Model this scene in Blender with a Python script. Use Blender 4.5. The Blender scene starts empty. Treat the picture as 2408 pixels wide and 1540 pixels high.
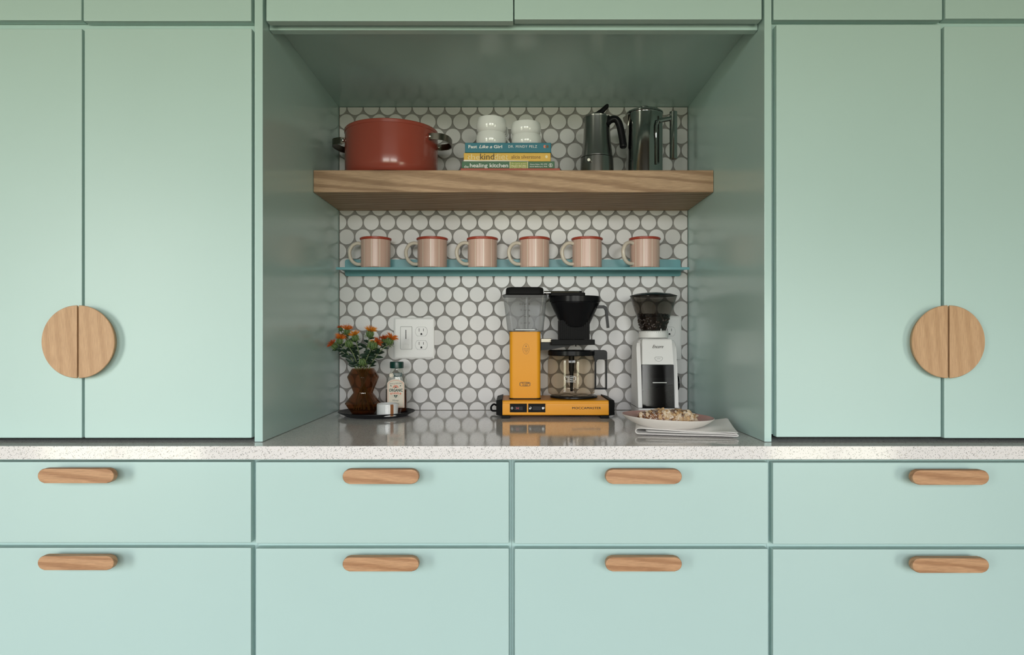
import bpy, bmesh, math, random
from mathutils import Vector, Matrix, Euler
random.seed(7)
PI = math.pi
SC = bpy.context.scene
COL = SC.collection

# ------------------------------------------------------------------ camera
# tile wall front = y 0 plane, camera 2 m in front of it, looking straight at it
CZ = 1.115
cam_d = bpy.data.cameras.new('camera')
cam = bpy.data.objects.new('camera', cam_d); COL.objects.link(cam)
cam.location = (0, -2.0, CZ); cam.rotation_euler = (PI/2, 0, 0)
cam_d.sensor_width = 36; cam_d.lens = 36*1600/2408
cam_d.shift_x = -3/2408; cam_d.shift_y = 22/2408
cam_d.clip_start = 0.02
SC.camera = cam

# ------------------------------------------------------------------ light
SC.view_settings.view_transform = 'Standard'
SC.view_settings.look = 'None'
SC.view_settings.exposure = 0.0
SC.view_settings.gamma = 1.0
SC.view_settings.use_curve_mapping = False
w = bpy.data.worlds.new('sky'); SC.world = w; w.use_nodes = True
wn, wl = w.node_tree.nodes, w.node_tree.links
bg = wn['Background']; bg.inputs[1].default_value = 13.2
tcw = wn.new('ShaderNodeTexCoord'); spw = wn.new('ShaderNodeSeparateXYZ'); rmp = wn.new('ShaderNodeValToRGB')
mr = wn.new('ShaderNodeMapRange'); mr.inputs['From Min'].default_value = -1; mr.inputs['From Max'].default_value = 1
wl.new(tcw.outputs['Generated'], spw.inputs[0]); wl.new(spw.outputs['Z'], mr.inputs['Value']); wl.new(mr.outputs[0], rmp.inputs[0])
# open sky above the horizon, sunlit garden below it
e = rmp.color_ramp.elements
e[0].position = .485; e[0].color = (.43, .44, .33, 1)
e[1].position = .510; e[1].color = (1.05, 1.06, .96, 1)
for pos_, col_ in ((.545, (1.0, 1.01, .99, 1)), (.600, (.95, .97, 1.02, 1)), (.76, (1.28, 1.33, 1.38, 1)), (1.0, (1.45, 1.52, 1.60, 1))):
    q = e.new(pos_); q.color = col_
wl.new(rmp.outputs[0], bg.inputs[0])

WINDOWS = [  # x0, x1, z0, z1
    (-3.10, -1.95, 0.06, 2.08),
    (-1.02, -0.08, 0.98, 2.02),
    (0.08, 1.12, 0.98, 2.02),
    (1.60, 2.50, 0.08, 1.40),  # unseen low opening, added to brighten the lower right cabinet fronts
]
WY = -3.70
for (x0, x1, z0, z1) in WINDOWS:       # light portals in the window openings
    L = bpy.data.lights.new('window_portal', 'AREA'); L.shape = 'RECTANGLE'; L.size = x1-x0; L.size_y = z1-z0
    L.cycles.is_portal = True
    o = bpy.data.objects.new('window_portal', L); COL.objects.link(o)
    o.location = ((x0+x1)/2, WY-.06, (z0+z1)/2); o.rotation_euler = (PI/2, 0, 0)

# ------------------------------------------------------------------ helpers
def X(px, d): return (px-1207)/1600*d
def Z(py, d): return CZ-(py-792)/1600*d
def Y(d): return d-2.0
def P(px, py, d): return Vector((X(px, d), Y(d), Z(py, d)))

ROOTLOC = {}
def rootloc(o):
    while o is not None:
        if o.name in ROOTLOC: return ROOTLOC[o.name]
        o = o.parent
    return Vector((0, 0, 0))
def tag(o, label=None, cat=None, group=None, kind=None):
    if label: o['label'] = label
    if cat: o['category'] = cat
    if group: o['group'] = group
    if kind: o['kind'] = kind
    return o
def thing(name, label, cat, loc, group=None):
    o = bpy.data.objects.new(name, None); COL.objects.link(o); o.location = loc
    o.empty_display_size = .02
    ROOTLOC[o.name] = Vector(loc)
    return tag(o, label, cat, group)
def obj(name, bm, m, parent=None, loc=None, smooth=35, kind=None, label=None):
    """link bm (in world coordinates) as ONE mesh object"""
    org = rootloc(parent) if parent is not None else Vector(loc if loc else (0, 0, 0))
    bmesh.ops.translate(bm, verts=bm.verts, vec=-org)
    me = bpy.data.meshes.new(name)
    bmesh.ops.recalc_face_normals(bm, faces=bm.faces)
    if smooth:
        for f in bm.faces: f.smooth = True
    bm.to_mesh(me); bm.free()
    if smooth: me.set_sharp_from_angle(angle=math.radians(smooth))
    for mm in (m if isinstance(m, (list, tuple)) else [m]): me.materials.append(mm)
    o = bpy.data.objects.new(name, me); COL.objects.link(o)
    if parent is not None: o.parent = parent
    else:
        o.location = org; ROOTLOC[o.name] = org
    if smooth and smooth < 60:
        wm = o.modifiers.new('even_shading', 'WEIGHTED_NORMAL'); wm.keep_sharp = True; wm.weight = 90
    if kind: o['kind'] = kind
    if label: o['label'] = label
    return o
def copy_tree(o, parent=None):
    c = o.copy(); COL.objects.link(c)
    if parent is not None: c.parent = parent
    for ch in list(o.children): copy_tree(ch, c)
    return c

def BM(): return bmesh.new()
def box(bm, x0, x1, y0, y1, z0, z1, bev=0, seg=2):
    vs = [bm.verts.new((x, y, z)) for x in (x0, x1) for y in (y0, y1) for z in (z0, z1)]
    q = [(0, 1, 3, 2), (4, 6, 7, 5), (0, 4, 5, 1), (2, 3, 7, 6), (0, 2, 6, 4), (1, 5, 7, 3)]
    fs = [bm.faces.new([vs[i] for i in f]) for f in q]
    if bev:
        es = list({e for f in fs for e in f.edges})
        bmesh.ops.bevel(bm, geom=es, offset=bev, segments=seg, profile=.5, affect='EDGES', clamp_overlap=True)
    return bm
def prism(bm, pts, a, b, axis='y', bev=0, seg=2):
    """extrude polygon pts: axis y -> (x,z), axis x -> (y,z), axis z -> (x,y)"""
    def mk(p, t):
        return (p[0], t, p[1]) if axis == 'y' else ((t, p[0], p[1]) if axis == 'x' else (p[0], p[1], t))
    A = [bm.verts.new(mk(p, a)) for p in pts]; B = [bm.verts.new(mk(p, b)) for p in pts]
    f1 = bm.faces.new(A); f2 = bm.faces.new(B[::-1]); n = len(pts)
    for i in range(n): bm.faces.new((A[i], B[i], B[(i+1) % n], A[(i+1) % n]))
    if bev:
        es = list(set(f1.edges) | set(f2.edges))
        bmesh.ops.bevel(bm, geom=es, offset=bev, segments=seg, profile=.5, affect='EDGES', clamp_overlap=True)
    return bm
def rrect(x0, x1, y0, y1, r, n=5):
    out = []
    for cx, cy, a0 in ((x1-r, y1-r, 0), (x0+r, y1-r, 90), (x0+r, y0+r, 180), (x1-r, y0+r, 270)):
        for k in range(n+1):
            a = math.radians(a0+90*k/n); out.append((cx+r*math.cos(a), cy+r*math.sin(a)))
    return out
def loft(bm, rings, cap=True):
    R = [[bm.verts.new(p) for p in r] for r in rings]; n = len(R[0])
    for a, b in zip(R, R[1:]):
        for i in range(n): bm.faces.new((a[i], a[(i+1) % n], b[(i+1) % n], b[i]))
    if cap: bm.faces.new(R[0][::-1]); bm.faces.new(R[-1])
    return bm
def lathe(bm, prof, c, seg=48, sx=1, sy=1):
    """revolve (r,z) profile about vertical axis through c=(x,y); open ends with r=0 are closed"""
    rings = []
    for r, z in prof:
        if r < 1e-6: rings.append([bm.verts.new((c[0], c[1], z))])
        else: rings.append([bm.verts.new((c[0]+sx*r*math.cos(2*PI*k/seg), c[1]+sy*r*math.sin(2*PI*k/seg), z)) for k in range(seg)])
    for a, b in zip(rings, rings[1:]):
        if len(a) == 1 and len(b) == 1: continue
        for k in range(seg):
            k2 = (k+1) % seg
            if len(a) == 1: bm.faces.new((a[0], b[k], b[k2]))
            elif len(b) == 1: bm.faces.new((a[k], b[0], a[k2]))
            else: bm.faces.new((a[k], b[k], b[k2], a[k2]))
    return bm
def tube(bm, pts, r, seg=10, sy=1.0, cap=True, closed=False):
    """sweep a circle (optionally flattened) along pts; r number or list"""
    pts = [Vector(p) for p in pts]; n = len(pts); rs = r if isinstance(r, (list, tuple)) else [r]*n
    t0 = (pts[1]-pts[0]).normalized(); up = Vector((0, 1, 0)) if abs(t0.y) < .9 else Vector((0, 0, 1))
    rings = []
    for i, p in enumerate(pts):
        if closed: t = (pts[(i+1) % n]-pts[i-1]).normalized()
        else: t = (pts[min(i+1, n-1)]-pts[max(i-1, 0)]).normalized()
        u = (up-t*up.dot(t)).normalized(); v = t.cross(u)
        up = u
        rings.append([bm.verts.new(p+u*(rs[i]*sy*math.cos(2*PI*k/seg))+v*(rs[i]*math.sin(2*PI*k/seg))) for k in range(seg)])
    prs = list(zip(rings, rings[1:])) + ([(rings[-1], rings[0])] if closed else [])
    for a, b in prs:
        for k in range(seg): bm.faces.new((a[k], a[(k+1) % seg], b[(k+1) % seg], b[k]))
    if cap and not closed: bm.faces.new(rings[0][::-1]); bm.faces.new(rings[-1])
    return bm
def smooth_path(ctrl, n=24):
    """Catmull-Rom through control points"""
    c = [Vector(p) for p in ctrl]; c = [c[0]*2-c[1]] + c + [c[-1]*2-c[-2]]; out = []
    m = len(c)-3
    for s in range(m):
        p0, p1, p2, p3 = c[s:s+4]; k = max(2, n//m)
        for i in range(k):
            t = i/k
            out.append(.5*((2*p1)+(p2-p0)*t+(2*p0-5*p1+4*p2-p3)*t*t+(3*p1-p0-3*p2+p3)*t**3))
    out.append(c[-2]); return out
def ellipsoid(bm, c, rx, ry, rz, seg=10, rings=6, rot=None):
    M = Matrix.Translation(c) @ (rot.to_4x4() if rot else Matrix()) @ Matrix.Diagonal((rx, ry, rz, 1))
    bmesh.ops.create_uvsphere(bm, u_segments=seg, v_segments=rings, radius=1, matrix=M)
    return bm

# ------------------------------------------------------------------ materials
def newmat(name):
    m = bpy.data.materials.new(name); m.use_nodes = True; nt = m.node_tree
    return m, nt, nt.nodes['Principled BSDF']
def N(nt, t, **kw):
    n = nt.nodes.new(t)
    for k, v in kw.items(): setattr(n, k, v)
    return n
def setin(n, **kw):
    for k, v in kw.items():
        n.inputs[k.replace('_', ' ')].default_value = v
def plain(name, col, rough=.5, metal=0, spec=.5, coat=0, noise=0, nscale=40, bump=0, bscale=300):
    m, nt, b = newmat(name)
    b.inputs['Base Color'].default_value = (*col, 1); b.inputs['Roughness'].default_value = rough
    b.inputs['Metallic'].default_value = metal; b.inputs['Specular IOR Level'].default_value = spec
    if coat: b.inputs['Coat Weight'].default_value = coat; b.inputs['Coat Roughness'].default_value = .08
    if noise or bump: tc = N(nt, 'ShaderNodeTexCoord')
    if noise:
        n = N(nt, 'ShaderNodeTexNoise'); setin(n, Scale=nscale, Detail=3.0)
        nt.links.new(tc.outputs['Object'], n.inputs['Vector'])
        mx = N(nt, 'ShaderNodeMix', data_type='RGBA')
        mx.inputs['A'].default_value = (*[max(0, c*(1-noise)) for c in col], 1)
        mx.inputs['B'].default_value = (*[min(1, c*(1+noise)) for c in col], 1)
        nt.links.new(n.outputs['Fac'], mx.inputs['Factor']); nt.links.new(mx.outputs['Result'], b.inputs['Base Color'])
    if bump:
        n2 = N(nt, 'ShaderNodeTexNoise'); setin(n2, Scale=bscale, Detail=2.0)
        nt.links.new(tc.outputs['Object'], n2.inputs['Vector'])
        bp = N(nt, 'ShaderNodeBump'); setin(bp, Strength=bump, Distance=.001)
        nt.links.new(n2.outputs['Fac'], bp.inputs['Height']); nt.links.new(bp.outputs['Normal'], b.inputs['Normal'])
    return m
def wood(name, dark, light, axis='x', scale=1.0, rough=.55, streak=.5, dist=5.0):
    m, nt, b = newmat(name); L = nt.links
    tc = N(nt, 'ShaderNodeTexCoord'); oi = N(nt, 'ShaderNodeObjectInfo')
    add = N(nt, 'ShaderNodeVectorMath', operation='MULTIPLY_ADD')
    add.inputs[1].default_value = (1, 1, 1)
    cmb = N(nt, 'ShaderNodeCombineXYZ')
    for i, k in enumerate((3.7, 5.3, 4.1)):
        mm = N(nt, 'ShaderNodeMath', operation='MULTIPLY'); mm.inputs[1].default_value = k
        L.new(oi.outputs['Random'], mm.inputs[0]); L.new(mm.outputs[0], cmb.inputs[i])
    L.new(tc.outputs['Object'], add.inputs[0]); L.new(cmb.outputs[0], add.inputs[2])
    mp = N(nt, 'ShaderNodeMapping')
    mp.inputs['Scale'].default_value = tuple(scale*s for s in ((2.2, 22, 22) if axis == 'x' else (22, 22, 2.2)))
    L.new(add.outputs[0], mp.inputs['Vector'])
    wv = N(nt, 'ShaderNodeTexWave', wave_type='BANDS', bands_direction='DIAGONAL')
    setin(wv, Scale=.55, Distortion=dist, Detail=3.0, Detail_Scale=1.1, Detail_Roughness=.55)
    L.new(mp.outputs[0], wv.inputs['Vector'])
    mp2 = N(nt, 'ShaderNodeMapping')
    mp2.inputs['Scale'].default_value = tuple(scale*s for s in ((18, 420, 420) if axis == 'x' else (420, 420, 18)))
    L.new(add.outputs[0], mp2.inputs['Vector'])
    nz = N(nt, 'ShaderNodeTexNoise'); setin(nz, Scale=1.0, Detail=3.0, Roughness=.6); L.new(mp2.outputs[0], nz.inputs['Vector'])
    r1 = N(nt, 'ShaderNodeValToRGB'); r1.color_ramp.elements[0].position = .08; r1.color_ramp.elements[1].position = .62
    r1.color_ramp.elements[0].color = (*dark, 1); r1.color_ramp.elements[1].color = (*light, 1)
    L.new(wv.outputs['Color'], r1.inputs[0])
    r2 = N(nt, 'ShaderNodeValToRGB'); r2.color_ramp.elements[0].position = .33; r2.color_ramp.elements[1].position = .62
    s = 1-streak*.55
    r2.color_ramp.elements[0].color = (s, s*.96, s*.92, 1); r2.color_ramp.elements[1].color = (1, 1, 1, 1)
    L.new(nz.outputs['Fac'], r2.inputs[0])
    mx = N(nt, 'ShaderNodeMix', data_type='RGBA', blend_type='MULTIPLY'); mx.inputs['Factor'].default_value = 1
    L.new(r1.outputs[0], mx.inputs['A']); L.new(r2.outputs[0], mx.inputs['B'])
    L.new(mx.outputs['Result'], b.inputs['Base Color'])
    b.inputs['Roughness'].default_value = rough
    bp = N(nt, 'ShaderNodeBump'); setin(bp, Strength=.25, Distance=.0006); L.new(nz.outputs['Fac'], bp.inputs['Height'])
    L.new(bp.outputs['Normal'], b.inputs['Normal'])
    return m
def glass(name, tint, rough=.03, haze=0.0, hazecol=(.8, .8, .8), refl=1.0):
    """thin clear or tinted wall: transparent body, fresnel gloss, optional milky haze"""
    m, nt, b = newmat(name); L = nt.links; nt.nodes.remove(b)
    out = nt.nodes['Material Output']
    tr = N(nt, 'ShaderNodeBsdfTransparent'); tr.inputs[0].default_value = (*tint, 1)
    gl = N(nt, 'ShaderNodeBsdfGlossy'); gl.inputs['Roughness'].default_value = rough
    fr = N(nt, 'ShaderNodeFresnel'); ge = N(nt, 'ShaderNodeNewGeometry')
    io = N(nt, 'ShaderNodeMapRange'); io.inputs['To Min'].default_value = 1.5; io.inputs['To Max'].default_value = 1/1.5
    L.new(ge.outputs['Backfacing'], io.inputs['Value']); L.new(io.outputs[0], fr.inputs[0])     # same sheen from either side of the thin wall
    mul = N(nt, 'ShaderNodeMath', operation='MULTIPLY'); mul.inputs[1].default_value = refl
    L.new(fr.outputs[0], mul.inputs[0])
    src = tr.outputs[0]
    if haze:
        df = N(nt, 'ShaderNodeBsdfDiffuse'); df.inputs[0].default_value = (*hazecol, 1)
        mh = N(nt, 'ShaderNodeMixShader'); mh.inputs[0].default_value = haze
        L.new(src, mh.inputs[1]); L.new(df.outputs[0], mh.inputs[2]); src = mh.outputs[0]
    mx = N(nt, 'ShaderNodeMixShader')
    L.new(mul.outputs[0], mx.inputs[0]); L.new(src, mx.inputs[1]); L.new(gl.outputs[0], mx.inputs[2])
    L.new(mx.outputs[0], out.inputs['Surface'])
    return m
def quartz(name):
    m, nt, b = newmat(name); L = nt.links
    tc = N(nt, 'ShaderNodeTexCoord'); prev = None
    basec = (.79, .765, .75, 1)
    specs = [((.3, .2, .5), (105, 430, 430), .25, .70, (.13, .14, .13)), ((1.1, .6, 1.9), (115, 460, 460), .24, .72, (.22, .23, .22)),
             ((2.0, 1.3, 2.6), (110, 420, 420), .24, .72, (.17, .17, .16)), ((.7, 2.2, 1.2), (120, 440, 440), .24, .74, (.26, .25, .24)),
             ((2.6, .3, .9), (330, 330, 330), .20, .80, (.12, .12, .12)), ((.1, .9, .1), (120, 300, 300), .30, .68, (.60, .57, .53))]
    cur = None
    for rot, sc, th, gate, col in specs:
        mp = N(nt, 'ShaderNodeMapping'); mp.inputs['Rotation'].default_value = rot
        mp2 = N(nt, 'ShaderNodeMapping'); mp2.inputs['Scale'].default_value = sc
        L.new(tc.outputs['Object'], mp.inputs['Vector']); L.new(mp.outputs[0], mp2.inputs['Vector'])
        v = N(nt, 'ShaderNodeTexVoronoi'); setin(v, Scale=1.0, Randomness=1.0); L.new(mp2.outputs[0], v.inputs['Vector'])
        lt = N(nt, 'ShaderNodeMath', operation='LESS_THAN'); lt.inputs[1].default_value = th; L.new(v.outputs['Distance'], lt.inputs[0])
        sp = N(nt, 'ShaderNodeSeparateColor'); L.new(v.outputs['Color'], sp.inputs[0])
        gt = N(nt, 'ShaderNodeMath', operation='GREATER_THAN'); gt.inputs[1].default_value = gate; L.new(sp.outputs[0], gt.inputs[0])
        ml = N(nt, 'ShaderNodeMath', operation='MULTIPLY'); L.new(lt.outputs[0], ml.inputs[0]); L.new(gt.outputs[0], ml.inputs[1])
        ml2 = N(nt, 'ShaderNodeMath', operation='MULTIPLY'); L.new(ml.outputs[0], ml2.inputs[0]); ml2.inputs[1].default_value = .85
        mx = N(nt, 'ShaderNodeMix', data_type='RGBA'); L.new(ml2.outputs[0], mx.inputs['Factor'])
        if cur is None: mx.inputs['A'].default_value = basec
        else: L.new(cur, mx.inputs['A'])
        mx.inputs['B'].default_value = (*col, 1); cur = mx.outputs['Result']
    L.new(cur, b.inputs['Base Color']); b.inputs['Roughness'].default_value = .08
    b.inputs['Specular IOR Level'].default_value = .5
    return m
def tile_mat():
    m, nt, b = newmat('white_tile'); L = nt.links
    oi = N(nt, 'ShaderNodeObjectInfo'); r = N(nt, 'ShaderNodeValToRGB')
    r.color_ramp.elements[0].color = (.595, .58, .565, 1); r.color_ramp.elements[1].color = (.675, .665, .655, 1)
    L.new(oi.outputs['Random'], r.inputs[0]); L.new(r.outputs[0], b.inputs['Base Color'])
    b.inputs['Roughness'].default_value = .32; b.inputs['Specular IOR Level'].default_value = .45
    return m
def mug_mat():
    m, nt, b = newmat('pink_glaze'); L = nt.links
    tc = N(nt, 'ShaderNodeTexCoord'); sp = N(nt, 'ShaderNodeSeparateXYZ'); L.new(tc.outputs['Object'], sp.inputs[0])
    at = N(nt, 'ShaderNodeMath', operation='ARCTAN2'); L.new(sp.outputs['Y'], at.inputs[0]); L.new(sp.outputs['X'], at.inputs[1])
    ml = N(nt, 'ShaderNodeMath', operation='MULTIPLY'); ml.inputs[1].default_value = 11/(2*PI); L.new(at.outputs[0], ml.inputs[0])
    fr = N(nt, 'ShaderNodeMath', operation='FRACT'); L.new(ml.outputs[0], fr.inputs[0])
    r = N(nt, 'ShaderNodeValToRGB'); e = r.color_ramp.elements
    e[0].position = 0; e[0].color = (.80, .68, .58, 1); e[1].position = .055; e[1].color = (.80, .68, .58, 1)
    for p, c in ((.075, (.63, .415, .34, 1)), (.5, (.66, .445, .37, 1)), (.98, (.60, .40, .325, 1)), (.995, (.80, .68, .58, 1))):
        q = e.new(p); q.color = c
    L.new(fr.outputs[0], r.inputs[0]); L.new(r.outputs[0], b.inputs['Base Color'])
    b.inputs['Roughness'].default_value = .3
    return m

def dusted(name, c0, c1, rough, gate):
    """baked surface with blotchy browning and a fine scatter of icing sugar"""
    m, nt, b = newmat(name); L = nt.links; tc = N(nt, 'ShaderNodeTexCoord'); oi = N(nt, 'ShaderNodeObjectInfo')
    ad = N(nt, 'ShaderNodeVectorMath', operation='ADD'); L.new(tc.outputs['Object'], ad.inputs[0]); L.new(oi.outputs['Location'], ad.inputs[1])
    n1 = N(nt, 'ShaderNodeTexNoise'); setin(n1, Scale=110.0, Detail=3.0); L.new(ad.outputs[0], n1.inputs['Vector'])
    r1 = N(nt, 'ShaderNodeValToRGB'); r1.color_ramp.elements[0].position = .35; r1.color_ramp.elements[1].position = .65
    r1.color_ramp.elements[0].color = (*c0, 1); r1.color_ramp.elements[1].color = (*c1, 1); L.new(n1.outputs['Fac'], r1.inputs[0])
    n2 = N(nt, 'ShaderNodeTexNoise'); setin(n2, Scale=420.0, Detail=2.0, Roughness=.7); L.new(ad.outputs[0], n2.inputs['Vector'])
    r2 = N(nt, 'ShaderNodeValToRGB'); r2.color_ramp.elements[0].position = gate-.05; r2.color_ramp.elements[1].position = gate+.08; L.new(n2.outputs['Fac'], r2.inputs[0])
    mx = N(nt, 'ShaderNodeMix', data_type='RGBA'); mx.inputs['B'].default_value = (.78, .75, .72, 1)
    L.new(r2.outputs[0], mx.inputs['Factor']); L.new(r1.outputs[0], mx.inputs['A']); L.new(mx.outputs['Result'], b.inputs['Base Color'])
    b.inputs['Roughness'].default_value = rough
    bp = N(nt, 'ShaderNodeBump'); setin(bp, Strength=.5, Distance=.0008); L.new(n1.outputs['Fac'], bp.inputs['Height']); L.new(bp.outputs['Normal'], b.inputs['Normal'])
    return m
M = {}
M['mint'] = plain('mint_paint', (.455, .625, .592), .38, noise=.02, nscale=6, bump=.02, bscale=60)
M['mint_gloss'] = plain('mint_panel_paint', (.455, .625, .592), .20, spec=.36, bump=.03, bscale=25)
M['tile'] = tile_mat()
M['grout'] = plain('grey_grout', (.27, .26, .245), .85, noise=.1, nscale=200)
M['quartz'] = quartz('speckled_quartz')
M['oak'] = wood('oak_shelf_wood', (.33, .195, .105), (.50, .325, .195), 'x', 2.0, .55, .5, 5.0)
M['oak_bar'] = wood('oak_bar_wood', (.42, .215, .10), (.56, .32, .165), 'x', 2.6, .5, .5, 5.0)
M['oak_disc'] = wood('oak_disc_wood', (.52, .315, .165), (.585, .365, .20), 'z', 2.2, .5, .4, 2.5)
M['wall'] = plain('wall_paint', (.24, .21, .155), .9)
M['ceil'] = plain('ceiling_paint', (.26, .20, .12), .9)
M['floor'] = wood('floor_wood', (.10, .065, .04), (.20, .135, .085), 'x', .8, .5)
M['white'] = plain('white_plastic', (.76, .755, .74), .28)
M['white2'] = plain('white_body_plastic', (.72, .71, .69), .42)
M['white_gap'] = plain('plastic_gap', (.30, .30, .29), .5)
M['dark'] = plain('black_plastic', (.007, .007, .008), .25, spec=.12)
M['dark_matte'] = plain('matt_black_plastic', (.011, .011, .011), .5, spec=.06)
M['slot'] = plain('slot_black', (.008, .008, .008), .7)
M['blue'] = plain('blue_steel', (.145, .375, .415), .4)
M['red_rim'] = plain('red_rim_glaze', (.40, .055, .030), .3)
M['mug'] = mug_mat()
M['cream'] = plain('cream_glaze', (.66, .60, .51), .3)
M['terracotta'] = plain('terracotta_enamel', (.33, .065, .042), .24, coat=.3)
M['steel_dark'] = plain('dark_steel', (.17, .155, .125), .28, metal=1)
M['rivet'] = plain('bright_steel', (.70, .69, .66), .25, metal=1)
M['steel'] = plain('brushed_steel', (.30, .30, .295), .24, metal=1)
M['chrome'] = plain('polished_steel', (.40, .405, .40), .10, metal=1)
M['porcelain'] = plain('white_porcelain', (.78, .78, .76), .12, coat=.4)
M['yellow'] = plain('yellow_enamel', (.74, .305, .012), .35, spec=.22)
M['paper'] = plain('page_paper', (.72, .69, .62), .8, noise=.06, nscale=900)
M['teal_cover'] = plain('teal_cover', (.012, .155, .21), .35)
M['yellow_cover'] = plain('yellow_cover', (.70, .42, .055), .4, noise=.12, nscale=30)
M['green_cover'] = plain('green_cover', (.045, .135, .065), .45)
M['olive'] = plain('olive_panel', (.23, .30, .055), .45)
M['red_cover'] = plain('red_cover', (.40, .075, .045), .5)
M['ink_white'] = plain('white_ink', (.78, .78, .76), .5)
M['ink_pale'] = plain('pale_ink', (.82, .70, .42), .5)
M['ink_dark'] = plain('dark_ink', (.035, .025, .012), .5)
M['ink_brown'] = plain('brown_ink', (.16, .07, .01), .5)
M['ink_orange'] = plain('orange_ink', (.72, .20, .11), .5)
M['ink_green'] = plain('green_ink', (.02, .07, .05), .5)
M['ink_red'] = plain('red_ink', (.30, .02, .02), .4)
M['label'] = plain('label_paper', (.74, .67, .55), .55)
M['cap'] = plain('dark_green_cap', (.006, .045, .035), .3)
M['honey'] = plain('honey', (.055, .014, .006), .12, coat=.4)
M['jar'] = glass('jar_glass', (.93, .94, .92))
M['amber'] = glass('amber_glass', (.49, .285, .165), .04, haze=.05, hazecol=(.25, .10, .04))
M['water'] = glass('vase_water', (.78, .58, .36), .02)
M['carafe'] = glass('carafe_glass', (.86, .81, .74), .02)
M['tank'] = glass('tank_plastic', (.74, .75, .75), .12, haze=.24, hazecol=(.50, .50, .51))
M['smoke'] = glass('smoke_plastic', (.52, .49, .46), .06, haze=.06, hazecol=(.06, .06, .06))
M['bin'] = glass('bin_plastic', (.20, .20, .21), .06, haze=.10, hazecol=(.012, .012, .013), refl=.55)
M['beans'] = plain('roast_beans', (.022, .012, .007), .4, noise=.4, nscale=120)
M['grounds'] = plain('coffee_grounds', (.030, .018, .011), .9, noise=.5, nscale=300, bump=.6, bscale=500)
M['tray'] = plain('black_tray', (.009, .010, .012), .42, spec=.2)
M['candle'] = plain('white_stoneware', (.72, .73, .72), .2, coat=.3, noise=.05, nscale=60)
M['clay'] = plain('bare_clay', (.27, .105, .035), .8, noise=.15, nscale=200)
M['stem'] = plain('flower_stem', (.16, .20, .09), .6)
M['leaf'] = plain('dark_leaf', (.010, .030, .014), .5, noise=.25, nscale=90)
M['bud'] = plain('green_bud', (.055, .105, .030), .6, noise=.3, nscale=200)
M['bract'] = plain('pale_bract', (.17, .25, .075), .6, noise=.25, nscale=200)
M['petal'] = plain('orange_petal', (.70, .17, .010), .6, noise=.45, nscale=140)
M['petal_red'] = plain('deep_orange_petal', (.56, .095, .010), .6, noise=.45, nscale=140)
M['petal_yellow'] = plain('yellow_orange_petal', (.76, .26, .012), .6, noise=.35, nscale=140)
M['linen'] = plain('white_linen', (.88, .865, .84), .9, bump=.3, bscale=900)
M['plate_out'] = plain('cream_stoneware', (.80, .755, .71), .35)
M['plate_in'] = plain('pink_stoneware', (.56, .30, .27), .35)
M['crust'] = dusted('baked_crust', (.13, .042, .010), (.30, .115, .030), .45, .60)
M['almond'] = dusted('almond_slice', (.26, .13, .050), (.55, .36, .17), .7, .64)
M['almond2'] = dusted('sugared_almond', (.42, .27, .13), (.66, .53, .36), .8, .57)
M['sugar'] = plain('powdered_sugar', (.80, .76, .72), .95)

def text(body, px0, px1, py0, py1, d, m, parent, name='lettering', off=0, shear=0, wrap=None, spacing=1.0, bold=0):
    """flat print fitted to the given rectangle of the surface at depth d"""
    cu = bpy.data.curves.new('t', 'FONT'); cu.body = body; cu.size = 1; cu.offset = off; cu.shear = shear
    cu.space_character = spacing; cu.resolution_u = 3; cu.align_x = 'CENTER'
    to = bpy.data.objects.new('t', cu); COL.objects.link(to)
    dg = bpy.context.evaluated_depsgraph_get(); dg.update()
    me = bpy.data.meshes.new_from_object(to.evaluated_get(dg), depsgraph=dg)
    bpy.data.objects.remove(to); bpy.data.curves.remove(cu)
    bm = BM(); bm.from_mesh(me)
    n0 = len(bm.verts)
    if bold: bm.from_mesh(me)
    bpy.data.meshes.remove(me); bm.verts.ensure_lookup_table()
    xs = [v.co.x for v in bm.verts]; ys = [v.co.y for v in bm.verts]
    x0, x1, y0, y1 = min(xs), max(xs), min(ys), max(ys)
    for vi, v in enumerate(bm.verts):
        px = px0+(v.co.x-x0)/(x1-x0)*(px1-px0)+(bold if vi >= n0 else 0); py = py1-(v.co.y-y0)/(y1-y0)*(py1-py0)
        wx, wz = X(px, d), Z(py, d); wy = Y(d)
        if wrap:
            cx, cy, r = wrap; wy = cy-math.sqrt(max(0, r*r-(wx-cx)**2))
        v.co = (wx, wy, wz)
    return obj(name, bm, m, parent, smooth=0)
def flat_poly(pts, d, m, parent, name, wrap=None):
    """flat printed shape from (px,py) outline"""
    bm = BM(); vs = []
    for px, py in pts:
        wx = X(px, d); wy = Y(d)
        if wrap:
            cx, cy, r = wrap; wy = cy-math.sqrt(max(0, r*r-(wx-cx)**2))
        vs.append(bm.verts.new((wx, wy, Z(py, d))))
    bm.faces.new(vs)
    return obj(name, bm, m, parent, smooth=0)
def ring_px(cx, cy, rx, ry, t, n=28, a0=0, a1=2*PI):
    o = [(cx+rx*math.cos(a0+(a1-a0)*k/n), cy+ry*math.sin(a0+(a1-a0)*k/n)) for k in range(n+1)]
    i = [(cx+(rx-t)*math.cos(a0+(a1-a0)*k/n), cy+(ry-t)*math.sin(a0+(a1-a0)*k/n)) for k in range(n+1)]
    return o, i
def ring_line(cx, cy, rx, ry, t, d, m, parent, name, n=28, a0=0, a1=2*PI):
    o, i = ring_px(cx, cy, rx, ry, t, n, a0, a1); bm = BM()
    A = [bm.verts.new(P(px, py, d)) for px, py in o]; B = [bm.verts.new(P(px, py, d)) for px, py in i]
    for k in range(n): bm.faces.new((A[k], A[k+1], B[k+1], B[k]))
    return obj(name, bm, m, parent, smooth=0)

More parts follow.
